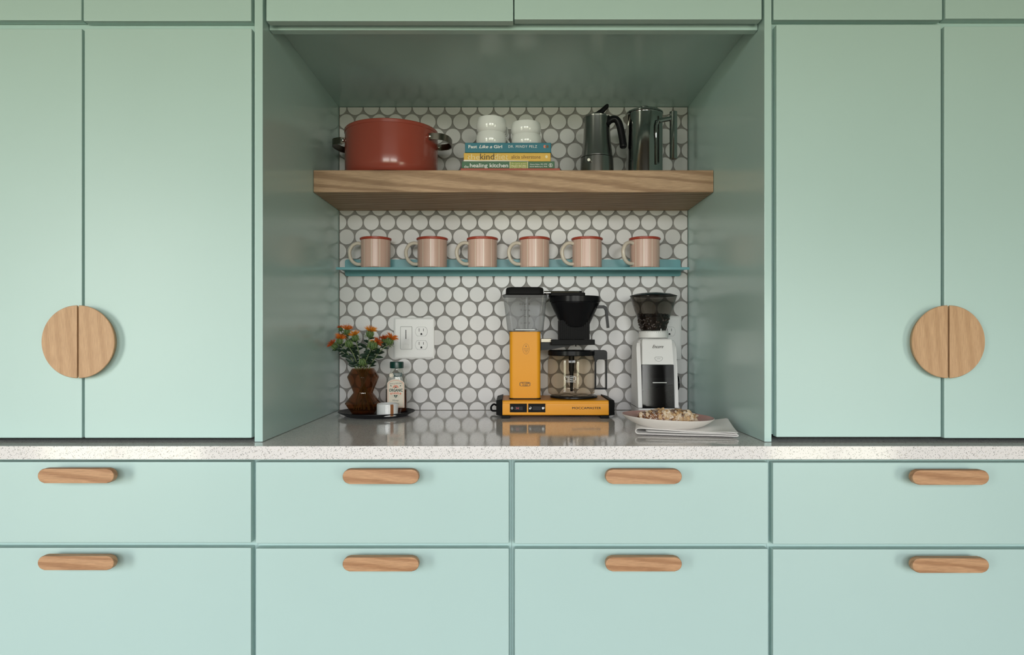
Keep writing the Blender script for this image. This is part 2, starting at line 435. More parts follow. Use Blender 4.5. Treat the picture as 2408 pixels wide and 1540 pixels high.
# ------------------------------------------------------------------ room shell
def struct(name, bm, m, parent=None, smooth=0):
    o = obj(name, bm, m, parent, smooth=smooth)
    if parent is None: o['kind'] = 'structure'
    return o
RX = 3.4
struct('floor', box(BM(), -RX, RX, WY-.1, .1, -.1, 0), M['floor'])
struct('ceiling', box(BM(), -RX, RX, WY-.1, .1, 2.62, 2.72), M['ceil'])
struct('wall_left', box(BM(), -RX-.1, -RX, WY-.1, .1, 0, 2.62), M['wall'])
struct('wall_right', box(BM(), RX, RX+.1, WY-.1, .1, 0, 2.62), M['wall'])
bm = BM(); xs = -RX
for (x0, x1, z0, z1) in WINDOWS:
    box(bm, xs, x0, WY-.1, WY, 0, 2.62); box(bm, x0, x1, WY-.1, WY, 0, z0); box(bm, x0, x1, WY-.1, WY, z1, 2.62); xs = x1
box(bm, xs, RX, WY-.1, WY, 0, 2.62)
struct('wall_front', bm, M['wall'])
for i, (x0, x1, z0, z1) in enumerate(WINDOWS):
    bm = BM(); t = .04
    box(bm, x0, x0+t, WY-.05, WY+.045, z0, z1); box(bm, x1-t, x1, WY-.05, WY+.045, z0, z1)
    box(bm, x0+t, x1-t, WY-.05, WY+.045, z0, z0+t); box(bm, x0+t, x1-t, WY-.05, WY+.045, z1-t, z1)
    xm, zm = (x0+x1)/2, (z0+z1)/2
    box(bm, xm-.015, xm+.015, WY+.032, WY+.05, z0+t, z1-t); box(bm, x0+t, xm-.015, WY+.032, WY+.05, zm-.012, zm+.012)
    box(bm, xm+.015, x1-t, WY+.032, WY+.05, zm-.012, zm+.012)
    struct('window_%d' % (i+1), bm, M['wall'])
wall = struct('wall_back', box(BM(), -RX, RX, .002, .1, 0, 2.62), M['wall'])

# ------------------------------------------------------------------ penny tiles
NX0, NX1 = -.5115, .5125          # alcove side faces
NZ0, NZ1 = .900, 1.789            # worktop, alcove ceiling
obj('grout', box(BM(), NX0+.0005, NX1-.0005, 0, .002, NZ0+.0005, NZ1-.0005), M['grout'], wall, smooth=0)
TR = 18.15/800*1.0
def clip_poly(pts, x0, x1, z0, z1):
    def cl(ps, f, cut):
        out = []
        for i in range(len(ps)):
            a, b = ps[i-1], ps[i]; ia, ib = f(a), f(b)
            if ia != ib: out.append(cut(a, b))
            if ib: out.append(b)
        return out
    def cutx(c): return lambda a, b: (c, a[1]+(b[1]-a[1])*(c-a[0])/(b[0]-a[0]))
    def cutz(c): return lambda a, b: (a[0]+(b[0]-a[0])*(c-a[1])/(b[1]-a[1]), c)
    pts = cl(pts, lambda p: p[0] >= x0, cutx(x0))
    if pts: pts = cl(pts, lambda p: p[0] <= x1, cutx(x1))
    if pts: pts = cl(pts, lambda p: p[1] >= z0, cutz(z0))
    if pts: pts = cl(pts, lambda p: p[1] <= z1, cutz(z1))
    return pts
OCC = [(812, 1031, 278, 400), (1090, 1300, 336, 400), (1120, 1275, 280, 336), (1365, 1465, 255, 400), (1472, 1592, 248, 400), (737, 1680, 398, 491),
       (792, 1622, 612, 650), (926, 1021, 747, 843), (815, 925, 790, 975), (908, 958, 851, 962), (1190, 1280, 675, 985), (1296, 1408, 690, 812),
       (1288, 1428, 822, 985), (1485, 1600, 690, 970), (1546, 1603, 742, 845), (800, 970, 958, 990)] + \
      [(cx-36, cx+36, 556, 630) for cx in (883, 1016, 1134, 1257, 1380, 1515)]
tiles = []
for k in range(-8, 14):
    py = 523.9+33.74*k
    off = 835.7 if k % 2 == 0 else 815.8
    for j in range(-2, 23):
        px = off+38.27*j
        cx, cz = X(px, 2.0), Z(py, 2.0)
        if cx+TR < NX0+.004 or cx-TR > NX1-.004 or cz-TR > NZ1-.003 or cz+TR < NZ0+.003: continue
        vis = 0
        for u in (-.7, -.35, 0, .35, .7):
            for v in (-.7, -.35, 0, .35, .7):
                qx, qy = px+u*18, py+v*18
                if not (797 < qx < 1619 and 250 < qy < 963): continue
                if u*u+v*v < 1 and not any(a < qx < b and c < qy < e for a, b, c, e in OCC): vis += 1
        tiles.append((vis, random.random(), cx, cz))
tiles.sort(key=lambda t: (-t[0], t[1]))
NS = 24
def tile_bm(pts, bm=None):
    bm = bm or BM(); cx = sum(p[0] for p in pts)/len(pts); cz = sum(p[1] for p in pts)/len(pts)
    A = [bm.verts.new((p[0], -.0001, p[1])) for p in pts]
    B = [bm.verts.new((cx+(p[0]-cx)*.975, -.0052, cz+(p[1]-cz)*.975)) for p in pts]; n = len(pts)
    bm.faces.new(B)
    for i in range(n): bm.faces.new((A[i], A[(i+1) % n], B[(i+1) % n], B[i]))
    return bm
circ = [(TR*math.cos(2*PI*i/NS), TR*math.sin(2*PI*i/NS)) for i in range(NS)]
full_mesh = None; rest = BM()
for i, (vis, _, cx, cz) in enumerate(tiles):
    pts = clip_poly([(cx+a, cz+b) for a, b in circ], NX0+.002, NX1-.002, NZ0+.001, NZ1-.001)
    if len(pts) < 3: continue
    whole = len(pts) == NS and abs(pts[0][0]-pts[NS//2][0]) > 1.9*TR
    if i >= 300: tile_bm(pts, rest); continue
    if whole:
        if full_mesh is None:
            o = obj('tile', tile_bm(circ), M['tile'], wall, smooth=30); full_mesh = o.data
        else:
            o = bpy.data.objects.new('tile', full_mesh); COL.objects.link(o); o.parent = wall
        o.location = (cx, 0, cz); o.rotation_euler = (random.gauss(0, .004), 0, random.gauss(0, .004))
    else:
        mx = sum(p[0] for p in pts)/len(pts); mz = sum(p[1] for p in pts)/len(pts)
        o = obj('tile', tile_bm([(a-mx, b-mz) for a, b in pts]), M['tile'], wall, smooth=30)
        o.location = (mx, 0, mz)
obj('tile_rows', rest, M['tile'], wall, smooth=30, kind='stuff')

# ------------------------------------------------------------------ tall cabinets
DF, DB = 1.388, 1.4095      # door front / frame front
def door(bm, px0, px1, z0, z1):
    return box(bm, X(px0, DF), X(px1, DF), Y(DF), Y(DB-.0012), z0, z1, .0022)
def half_disc(side, cx, cz, r):
    """half-moon pull: front face full size, undercut towards the door"""
    rings = []
    for yy, rr in ((Y(DF), r*.90), (Y(DF)-.012, r*.94), (Y(1.3695), r), (Y(1.368), r-.001)):
        pts = []
        for k in range(41):
            a = -PI/2+PI*k/40
            pts.append((cx+side*(.0018+rr*math.cos(a)*.985), yy, cz+rr*math.sin(a)))
        rings.append(pts if side > 0 else pts[::-1])
    return loft(BM(), rings)
def tall(side, label, panel, lower, upper):
    t = thing('tall_cabinet', label, 'cabinet', (side*.87, Y(DB), .9))
    obj('side_panel', box(BM(), panel[0], panel[1], Y(1.389), -.0005, .9006, 2.5, .0012), M['mint_gloss'], t)
    xi, xo = (panel[0] if side < 0 else panel[1]), side*1.235
    lo, hi = min(xi, xo), max(xi, xo)
    obj('carcass', box(BM(), lo+.0003, hi-.0003, Y(DB), -.0005, .9135, 2.5), M['mint'], t, smooth=0)
    obj('plinth', box(BM(), lo+.004, hi-.004, Y(DB)+.05, -.0005, .9004, .9132), M['dark_matte'], t, smooth=0)
    for px0, px1, z0, z1 in upper: obj('door', door(BM(), px0, px1, z0, z1), M['mint'], t)
    inner = []
    for px0, px1, z0, z1, hs in lower:
        dr = obj('door', door(BM(), px0, px1, z0, z1), M['mint'], t)
        obj('handle', half_disc(hs, side*.8755, Z(803.5, 1.368), .0733), M['oak_disc'], dr)
    return t
def ZD(py): return Z(py, DF)
tall(-1, 'mint green tall cabinet left of the alcove, pale wooden half-moon handles', (-.5285, NX0),
     [(-199, 192.6, ZD(1030), ZD(67), -1), (198, 592, ZD(1030), ZD(66.5), 1)],
     [(-199, 191.5, ZD(47.5), 2.48), (195.5, 591, ZD(49.5), 2.48)])
tall(1, 'mint green tall cabinet right of the alcove, browner wooden half-moon handles', (NX1, .5275),
     [(1825.5, 2213.5, ZD(1028), ZD(57.5), -1), (2220.5, 2612, ZD(1030.5), ZD(61.5), 1)],
     [(1819, 2216.5, ZD(46.5), 2.48), (2223, 2612, ZD(44), 2.48)])
# centre wall cabinet, its underside is the alcove ceiling
t = thing('wall_cabinet', 'mint green two-door cabinet across the top of the tiled alcove', 'cabinet', (0, Y(1.43), NZ1))
obj('carcass', box(BM(), NX0+.0004, NX1-.0004, Y(1.445), -.0005, NZ1, 2.5), M['mint_gloss'], t, smooth=0)
obj('front_rail', box(BM(), NX0+.001, NX1-.001, Y(1.424), Y(1.4446), 1.757, 2.5, .001), M['mint'], t)
obj('door', box(BM(), X(625.5, DF), X(1207.3, DF), Y(DF), Y(1.41), ZD(49.5), 2.48, .0022), M['mint'], t)
obj('door', box(BM(), X(1209.3, DF), X(1792, DF), Y(DF), Y(1.41), ZD(45.5), 2.48, .0022), M['mint'], t)

# ------------------------------------------------------------------ worktop and base cabinets
o = obj('worktop', box(BM(), -1.24, 1.24, Y(1.339), -.0002, .8735, .900, .0012), M['quartz'], None, (0, Y(1.5), .8735))
tag(o, 'long white quartz worktop with dark flecks running under the alcove', 'countertop')
DD, DFR = 1.360, 1.3815
def ZW(py): return Z(py, DD)
def bar_handle(px0, px1, py0, py1):
    d = 1.322; r = (Z(py0, d)-Z(py1, d))/2; cz = (Z(py0, d)+Z(py1, d))/2; x0, x1 = X(px0, d), X(px1, d)
    pts = [(x1-r+r*math.cos(a), cz+r*math.sin(a)) for a in [(-PI/2+PI*k/14) for k in range(15)]] + \
          [(x0+r-r*math.cos(a), cz-r*math.sin(a)) for a in [(-PI/2+PI*k/14) for k in range(15)]]
    bm = prism(BM(), pts, Y(d), Y(1.337), 'y', .0022, 2)
    for xx in (x0+.023, x1-.023):
        tube(bm, [(xx, Y(1.3365), cz-.004), (xx, Y(DD)-.0002, cz-.004)], .0078, 18)
    return bm
BASES = [('mint base cabinet at the left end, two drawers with pale oak bar handles', -1.232, -.5188, (-210, 590.5), (87.5, 267.5), ((1102.5, 1136), (1307.5, 1340.5)), (1086, 1276.5)),
         ('mint base cabinet with two drawers, under the flower vase and tray', -.5184, -.0032, (601, 1197), (805, 985), ((1104, 1138), (1310.5, 1343.5)), (1086.5, 1278)),
         ('mint base cabinet with two drawers, under the yellow coffee maker', -.0028, .5143, (1210, 1807), (1424, 1604), ((1104, 1138), (1310.5, 1343.5)), (1087, 1279)),
         ('mint base cabinet at the right end, two drawers with brown oak bar handles', .5147, 1.232, (1817.5, 2621), (2146, 2327), ((1106, 1140), (1313, 1347)), (1087.5, 1280))]
for label, x0, x1, (p0, p1), (h0, h1), hy, (ya, yb) in BASES:
    t = thing('base_cabinet', label, 'cabinet', ((x0+x1)/2, Y(DFR), .0))
    obj('carcass', box(BM(), x0, x1, Y(DFR), -.0005, .10, .8732), M['mint'], t, smooth=0)
    obj('toe_kick', box(BM(), x0+.001, x1-.001, Y(DFR)+.06, -.0005, .0005, .0998), M['mint'], t, smooth=0)
    for k, (z1, z0) in enumerate(((ZW(ya), ZW(yb)), (ZW(yb+11.5), .115))):
        dr = obj('drawer', box(BM(), X(p0, DD), X(p1, DD), Y(DD), Y(DFR-.0008), z0, z1, .0022), M['mint'], t)
        obj('handle', bar_handle(h0, h1, *hy[k]), M['oak_bar'], dr)

# ------------------------------------------------------------------ oak shelf and blue mug shelf
SZ = 1.541
o = obj('floating_shelf', box(BM(), NX0+.0006, NX1-.0006, Y(1.739), -.0056, 1.4845, SZ, .0015), M['oak'], None, (0, -.13, 1.4845))
tag(o, 'thick oak floating shelf spanning the alcove, holding pot and books', 'shelf')
t = thing('metal_ledge', 'thin blue metal ledge holding the row of pink mugs', 'shelf', (0, -.05, 1.30))
LZ = Z(628, 1.894)
x0, x1 = X(790, 1.894), X(1622, 1.894)
bm = box(BM(), x0, x1, Y(1.894), -.0125, LZ-.003, LZ, .0008)
box(bm, x0, x1, Y(1.894), Y(1.894)+.003, LZ-.0072, LZ-.0025, .0008)
obj('ledge_plate', bm, M['blue'], t)
zt, zb = Z(610.5, 1.992), Z(649.5, 1.992)
pts = [(a, b) for a, b in rrect(X(812, 1.992), X(1600, 1.992), zb, zt, .006)]
obj('back_plate', prism(BM(), pts, -.0122, -.0056, 'y', .0006, 1), M['blue'], t)

# mugs
MZ = LZ
def make_mug():
    t = thing('mug', '', 'mug', (0, 0, 0))
    r = .0418; h = .0868
    prof = [(0, .0004), (r-.004, .0004), (r-.0008, .0018), (r, .005), (r, h-.006), (r+.0008, h-.0035)]
    inn = [(r-.003, h-.0035), (r-.004, .006), (0, .005)]
    obj('body', lathe(BM(), prof+inn, (0, 0), 56), M['mug'], t)
    obj('rim', lathe(BM(), [(r-.0036, h-.004), (r+.0004, h-.0066), (r+.0026, h-.0050), (r+.0032, h-.0030), (r+.0030, h-.0008), (r+.0010, h+.0006), (r-.0022, h), (r-.0036, h-.004)], (0, 0), 56), M['red_rim'], t)
    path = smooth_path([(-r+.003, 0, .070), (-r-.010, 0, .0725), (-r-.024, 0, .066), (-r-.0325, 0, .048), (-r-.028, 0, .026), (-r-.014, 0, .0135), (-r+.003, 0, .0125)], 30)
    obj('handle', tube(BM(), path, .0052, 12, 1.25), M['cream'], t)
    return t
mug0 = make_mug()
MUGS = [(883.5, 2, 'pink striped mug at the left end of the blue ledge, handle straight left'),
        (1016.5, 8, 'second pink mug from the left on the blue ledge'),
        (1134.5, 14, 'third pink mug from the left, left of the coffee maker lid'),
        (1257, 10, 'fourth pink mug from the left, above the coffee maker'),
        (1380.5, 12, 'fifth pink mug from the left, next to last on the blue ledge'),
        (1516, 26, 'pink mug at the right end of the blue ledge, handle turned forward')]
for i, (px, rz, label) in enumerate(MUGS):
    m = mug0 if i == 0 else copy_tree(mug0)
    m.location = (X(px, 1.944), Y(1.944), MZ+.0002); m.rotation_euler = (0, 0, math.radians(rz))
    m['label'] = label; m['group'] = 'pink mugs on the blue ledge'

# ------------------------------------------------------------------ pot on the shelf
px, d = 921.5, 1.865; c = (X(px, d), Y(d)); R = .1255
t = thing('stock_pot', 'terracotta red two-handled pot at the left end of the oak shelf', 'pot', (*c, SZ))
TOP = SZ+.134
prof = [(0, SZ+.0005), (R-.022, SZ+.0005), (R-.010, SZ+.004), (R-.003, SZ+.013), (R-.0005, SZ+.026), (R, SZ+.045), (R, TOP-.010), (R+.0012, TOP-.009), (R+.0016, TOP-.002), (R, TOP)]
obj('body', lathe(BM(), prof+[(R-.004, TOP), (R-.005, TOP-.006), (R-.006, SZ+.02), (0, SZ+.012)], c, 96), M['terracotta'], t)
for s in (-1, 1):
    a = math.radians(24); zz = TOP-.030; yaw = math.radians(-11 if s < 0 else -6)
    def pp(ang, rad): 
        an = (PI if s < 0 else 0)+ang+yaw
        return Vector((c[0]+rad*math.cos(an), c[1]+rad*math.sin(an), zz))
    path = smooth_path([pp(-a, R+.001), pp(-a*.95, R+.014), pp(-a*.72, R+.031), pp(-a*.3, R+.038), pp(a*.3, R+.038), pp(a*.72, R+.031), pp(a*.95, R+.014), pp(a, R+.001)], 35)
    bm = BM(); rings = []
    for i, p in enumerate(path):
        tg = (path[min(i+1, len(path)-1)]-path[max(i-1, 0)]).normalized(); n = Vector((tg.y, -tg.x, 0)).normalized()
        hh, th = .0085, .0016
        rings.append([p+n*th+Vector((0, 0, hh)), p-n*th+Vector((0, 0, hh)), p-n*th-Vector((0, 0, hh)), p+n*th-Vector((0, 0, hh))])
    loft(bm, rings)
    h = obj('handle', bm, M['steel_dark'], t)
    for q in (-1, 1):
        p = pp(q*a, R+.0005); dirn = Vector((p.x-c[0], p.y-c[1], 0)).normalized()
        obj('rivet', ellipsoid(BM(), p+dirn*.004, .0055, .0055, .0055, 12, 8), M['rivet'], h)

# ------------------------------------------------------------------ books
def book(name, label, px0, px1, dsp, z0, z1, cover, depth=.155, paper=True):
    x0, x1 = X(px0, dsp), X(px1, dsp); y0 = Y(dsp)
    t = thing(name, label, 'book', ((x0+x1)/2, y0+depth/2, z0), 'cookbooks stacked on the oak shelf')
    bm = BM(); th = .0022
    box(bm, x0, x1, y0, y0+.003, z0, z1, .001, 1)
    box(bm, x0, x1, y0+.003, y0+depth, z0, z0+th); box(bm, x0, x1, y0+.003, y0+depth, z1-th, z1)
    obj('cover', bm, cover, t)
    obj('pages', box(BM(), x0+.003, x1-.003, y0+.0031, y0+depth-.004, z0+th, z1-th), M['paper'], t, smooth=0)
    return t
dsp = 1.766
zb0 = SZ+.0003; zr = Z(396.6, dsp); zg = Z(379.6, dsp); zy = Z(358.6, dsp); zt = Z(335.5, dsp)
b1 = book('book', 'thin red book at the bottom of the stack on the oak shelf', 1083, 1317, 1.760, zb0, zr-.0002, M['red_cover'], .19)
b2 = book('book', 'dark green book with white lettering, above the thin red one', 1086, 1304, 1.764, zr, zg-.0002, M['green_cover'], .17)
b3 = book('book', 'yellow book in the stack, between the green and teal ones', 1090.5, 1295, 1.768, zg, zy-.0002, M['yellow_cover'], .165)
b4 = book('book', 'teal book on top of the stack, under the white cups', 1093.5, 1296, dsp, zy, zt, M['teal_cover'], .165)
dd = 1.7635
text('the', 1091.5, 1102, 388.5, 395, dd, M['ink_white'], b2)
text('healing kitchen', 1105, 1195, 384, 396.5, dd, M['ink_white'], b2, off=.012)
flat_poly([(1199, 380.5), (1241, 380.5), (1241, 398.3), (1199, 398.3)], dd, M['olive'], b2, 'spine_panel')
for e0, e1 in ((1198.5, 1200), (1240, 1241.5)): flat_poly([(e0, 380.5), (e1, 380.5), (e1, 398.3), (e0, 398.3)], dd-.0003, M['ink_pale'], b2, 'spine_line')
text('175+ QUICK & EASY', 1202, 1238, 383, 387, dd-.0003, M['ink_pale'], b2)
text('PALEO RECIPES', 1202.5, 1237.5, 388, 392.5, dd-.0003, M['ink_pale'], b2, off=.02)
text('TO HELP YOU THRIVE', 1202, 1238, 393.2, 396.8, dd-.0003, M['ink_pale'], b2)
text('Alaena Haber, MS, OTR', 1246, 1287, 384.5, 388.5, dd, M['ink_white'], b2)
text('Sarah Ballantyne, PhD', 1246, 1287, 390, 394, dd, M['ink_white'], b2)
ring_line(1295, 388.5, 4.6, 4.6, .8, dd, M['ink_white'], b2, 'spine_emblem')
text('B', 1293.3, 1296.7, 385.8, 391.2, dd, M['ink_white'], b2)
dd = 1.7675
text('the', 1099, 1128.5, 362.5, 375, dd, M['ink_pale'], b3, off=-.01)
text('kind', 1129, 1162, 361, 375, dd, M['ink_dark'], b3)
text('diet', 1163, 1195, 361.5, 375, dd, M['ink_pale'], b3, off=-.01)
text('alicia silverstone', 1202.5, 1271, 364.5, 373, dd, M['ink_brown'], b3)
flat_poly([(1091, 375.8), (1130, 377.2), (1160, 376.6), (1243, 378), (1243, 379.2), (1091, 379.2)], dd, M['ink_white'], b3, 'white_band')
ring_line(1285, 368.5, 3, 3.4, 3, dd, M['ink_pale'], b3, 'spine_emblem')
dd = 1.7655
text('Fast', 1101.5, 1122, 341, 348.5, dd, M['ink_white'], b4, off=.02)
text('Like a', 1126.5, 1157.5, 341, 348.5, dd, M['ink_white'], b4, off=.02, shear=.3)
text('Girl', 1161, 1181, 341, 348.5, dd, M['ink_white'], b4, off=.02)
text('DR. MINDY PELZ', 1195.5, 1263, 341.5, 347.5, dd, M['ink_white'], b4, spacing=1.15)
flat_poly([(1279, 341), (1283.5, 341), (1282, 344.3), (1283.5, 348), (1279, 348), (1278, 344.5)], dd, M['ink_orange'], b4, 'spine_emblem')
flat_poly([(1285, 342), (1289.5, 341.5), (1289.5, 347.5), (1285, 347.5)], dd, M['ink_brown'], b4, 'spine_emblem')

# ------------------------------------------------------------------ white cups
def make_cup():
    t = thing('cup', '', 'cup', (0, 0, 0)); r = .0408
    prof = [(0, .0012), (r*.60, .0012), (r*.62, 0), (r*.68, 0), (r*.72, .004), (r*.86, .009), (r*.96, .017), (r, .027), (r*.985, .037), (r*.95, .044), (r*.93, .0465), (r*.90, .0465),
            (r*.92, .040), (r*.95, .027), (r*.90, .016), (r*.7, .0065), (0, .006)]
    obj('bowl', lathe(BM(), prof, (0, 0), 56), M['porcelain'], t)
    path = smooth_path([(r-.002, 0, .036), (r+.008, 0, .037), (r+.0145, 0, .028), (r+.011, 0, .016), (r-.003, 0, .014)], 20)
    obj('handle', tube(BM(), path, .0032, 10, 1.6), M['porcelain'], t)
    return t
cup0 = make_cup()
for i, (px, dz, rz, tilt, label) in enumerate((
        (1155, 0, 30, 0, 'white porcelain cup at the bottom of the left, taller stack'),
        (1154.5, .0395, 40, 3.0, 'white porcelain cup on top of the left stack, tilted a little'),
        (1238, 0, 75, 0, 'white porcelain cup at the bottom of the right, lower stack'),
        (1237, .0335, 100, 0, 'white porcelain cup on top of the right, lower stack'))):
    k = cup0 if i == 0 else copy_tree(cup0); d = 1.85
    k.location = (X(px, d), Y(d), zt+.0003+dz*1.0); k.rotation_euler = (0, math.radians(tilt), math.radians(rz))
    if i >= 2: k.scale = (1, 1, .88)
    k['label'] = label; k['group'] = 'white cups on the books'

# ------------------------------------------------------------------ moka pot
d = 1.85; c = (X(1403.5, d), Y(d))
t = thing('moka_pot', 'steel stovetop coffee pot with black handle, left of the tall steel press', 'coffee pot', (*c, SZ))
zs = Z(363, 1.807); zt2 = Z(268, 1.816)
obj('boiler', lathe(BM(), [(0, SZ+.0004), (.0455, SZ+.0004), (.0468, SZ+.002), (.0440, zs-.001), (.0430, zs), (0, zs)], c, 56), M['steel'], t)
prof = [(0, zs+.0008), (.0436, zs+.0008), (.0436, zs+.003)]
for k in range(11):
    u = k/10; prof.append((.0428-.0078*u-.0022*math.sin(PI*u), zs+.003+(zt2-zs-.006)*u))
prof += [(.0352, zt2-.002), (.0352, zt2), (0, zt2)]
obj('upper_chamber', lathe(BM(), prof, c, 56), M['steel'], t)
obj('safety_valve', tube(BM(), [P(1384.5, 375.5, 1.812), P(1384.5, 375.5, 1.802)], [.0052, .0040], 14), M['rivet'], t)
obj('lid', lathe(BM(), [(.0356, zt2-.001), (.0362, zt2+.001), (.030, zt2+.005), (0, zt2+.008)], c, 56), M['steel'], t)
path = [P(1404, 272, 1.85), P(1411, 265, 1.85), P(1420, 257, 1.85), P(1428, 249, 1.85), P(1431, 248, 1.85)]
obj('lid_knob', tube(BM(), smooth_path(path, 12), [.012, .010, .0085, .008, .0072, .0068, .0066, .0064, .006, .0056, .005, .004, .003][:len(smooth_path(path, 12))], 12, .7), M['dark'], t)
path = smooth_path([P(1425, 293, 1.835), P(1434, 283, 1.835), P(1446, 280, 1.835), P(1455, 289, 1.835), P(1461, 312, 1.835), P(1465, 338, 1.835), P(1466, 349, 1.835)], 28)
obj('handle', tube(BM(), path, [.012]+[.0095]*(len(path)-3)+[.0085, .006], 14, 1.1), M['dark'], t)
bm = loft(BM(), [[(c[0]-.034, c[1]-.006, zt2-.004), (c[0]-.034, c[1]+.006, zt2-.004), (c[0]-.033, c[1], zt2-.022)], [(c[0]-.0375, c[1]-.002, zt2-.001), (c[0]-.0375, c[1]+.002, zt2-.001), (c[0]-.036, c[1], zt2-.012)]])
obj('spout', bm, M['steel'], t)

# ------------------------------------------------------------------ french press
d = 1.852; c = (X(1515, d), Y(d)); R = .0492
t = thing('french_press', 'tall polished steel coffee press at the right end of the oak shelf', 'coffee press', (*c, SZ))
zt3 = Z(257, 1.805)
obj('body', lathe(BM(), [(0, SZ+.0004), (R-.001, SZ+.0004), (R, SZ+.002), (R, zt3-.003), (R+.0012, zt3-.001), (R+.0006, zt3), (0, zt3)], c, 72), M['chrome'], t)
obj('lid', lathe(BM(), [(R-.001, zt3+.0003), (R+.0016, zt3+.0005), (R+.0016, zt3+.004), (R-.004, zt3+.0075), (.02, zt3+.0105), (0, zt3+.011)], c, 72), M['chrome'], t)
obj('plunger_knob', lathe(BM(), [(.004, zt3+.0105), (.004, zt3+.014), (.0125, zt3+.0145), (.0135, zt3+.0165), (.0135, zt3+.0205), (.012, zt3+.022), (0, zt3+.0225)], c, 32), M['chrome'], t)
bm = BM()
hp = P(1583.5, 263, 1.81); hq = P(1583.5, 374, 1.81)
tube(bm, [hp, hq], .0098, 24)
arm = smooth_path([P(1543.5, 386, 1.806), P(1543, 340, 1.806), P(1543, 305, 1.804), P(1546, 288, 1.804), P(1556, 283, 1.806), P(1582, 278, 1.81)], 30)
tube(bm, arm, [.0028]*int(len(arm)*.35)+[.0035]*(len(arm)-int(len(arm)*.35)-10)+[.0062]*10, 14)
obj('handle', bm, M['chrome'], t)
bm = loft(BM(), [[(c[0]-R+.002, c[1]-.022, zt3-.004), (c[0]-R+.002, c[1]-.004, zt3-.004), (c[0]-R+.002, c[1]-.013, zt3-.034)], [(c[0]-R-.012, c[1]-.020, zt3-.013), (c[0]-R-.012, c[1]-.014, zt3-.013), (c[0]-R-.009, c[1]-.017, zt3-.024)]])
obj('spout', bm, M['chrome'], t)

# ------------------------------------------------------------------ outlet plates
def receptacle(parent, px, py, d):
    r = 13*d/1600; cx, cz = X(px, d), Z(py, d); pts = []
    for k in range(40):
        a = 2*PI*k/40; x, z = 1.06*r*math.cos(a), 1.06*r*math.sin(a)
        pts.append((cx+x, cz+max(-.80*r, min(.80*r, z))))
    ring = obj('receptacle_gap', prism(BM(), [(cx+(a-cx)*1.045, cz+(b-cz)*1.05) for a, b in pts], Y(d)-.0003, Y(d)+.002, 'y'), M['white_gap'], parent)
    rc = obj('receptacle', prism(BM(), pts, Y(d)-.0016, Y(d)+.002, 'y', .0004, 1), M['white'], parent)
    yy = Y(d)-.0018
    bm = box(BM(), cx-.0070, cx-.0055, yy, yy+.001, cz+.000, cz+.009); obj('slot', bm, M['slot'], rc)
    bm = box(BM(), cx+.0053, cx+.0067, yy, yy+.001, cz+.001, cz+.0085); obj('slot', bm, M['slot'], rc)
    pts = [(cx-.0026, cz-.010)] + [(cx+.0026*math.cos(a), cz-.0068+.0026*math.sin(a)) for a in [PI-PI*k/8 for k in range(9)]] + [(cx+.0026, cz-.010)]
    obj('slot', prism(BM(), pts, yy, yy+.001, 'y'), M['slot'], rc)
def plate_bm(px0, px1, py0, py1, d=1.988):
    x0, x1, z0, z1 = X(px0, d), X(px1, d), Z(py1, d), Z(py0, d); i = .006
    return loft(BM(), [[(x, -.0054, z) for x, z in rrect(x0, x1, z0, z1, .003, 3)], [(x, Y(d)+.003, z) for x, z in rrect(x0, x1, z0, z1, .003, 3)],
                       [(x, Y(d), z) for x, z in rrect(x0+i, x1-i, z0+i, z1-i, .003, 3)]])
def screw(parent, px, py, d):
    obj('screw', tube(BM(), [(X(px, d), Y(d)+.001, Z(py, d)), (X(px, d), Y(d)-.0007, Z(py, d))], .0024, 14), M['white'], parent)
d = 1.988
t = thing('outlet_plate', 'white wall plate with slide dimmer and double socket, above the honey bottle', 'wall outlet', P(973.5, 795, 2.0))
obj('faceplate', plate_bm(926, 1021, 747, 843.5), M['white'], t, smooth=25)
receptacle(t, 991, 779.5, d); receptacle(t, 991, 811, d)
screw(t, 991, 795.5, d); screw(t, 955, 757, d)
obj('dimmer_gap', prism(BM(), rrect(X(941.5, d), X(969.5, d), Z(821.5, d), Z(767.5, d), .002, 3), Y(d)-.0003, Y(d)+.002, 'y'), M['white_gap'], t)
dm = obj('dimmer', prism(BM(), rrect(X(942.3, d), X(968.7, d), Z(820.8, d), Z(768.3, d), .002, 3), Y(d)-.0022, Y(d)+.002, 'y', .0006, 1), M['white'], t)
obj('slot', box(BM(), X(954, d), X(955.6, d), Y(d)-.0025, Y(d)-.001, Z(797, d), Z(775.5, d)), M['slot'], dm)
obj('slider', box(BM(), X(952.5, d), X(961.5, d), Y(d)-.0045, Y(d)-.0026, Z(800, d), Z(797, d), .0003, 1), M['white'], dm)
obj('button', box(BM(), X(947.5, d), X(961, d), Y(d)-.0036, Y(d)-.0021, Z(818, d), Z(809, d), .0005, 1), M['white'], dm)
t = thing('outlet_plate', 'white wall plate half hidden behind the white coffee grinder', 'wall outlet', P(1574, 793, 2.0))
obj('faceplate', plate_bm(1546, 1603, 743, 845.5), M['white'], t, smooth=25)
receptacle(t, 1574, 779.5, d); receptacle(t, 1574, 811, d); screw(t, 1574, 795.5, d)

# ------------------------------------------------------------------ tray with vase, honey, small bowl
d = 1.862; c = (X(886, d), Y(d)); TZ = .9058
t = thing('tray', 'round black tray under the vase and honey bottle', 'tray', (*c, .9))
obj('dish', lathe(BM(), [(0, .9012), (.074, .9012), (.0755, .9004), (.082, .9004), (.085, .9025), (.101, .0098+.9), (.1035, .9118), (.1035, .9128), (.1018, .9132), (.083, TZ+.0004), (.078, TZ), (0, TZ)], c, 80), M['tray'], t)
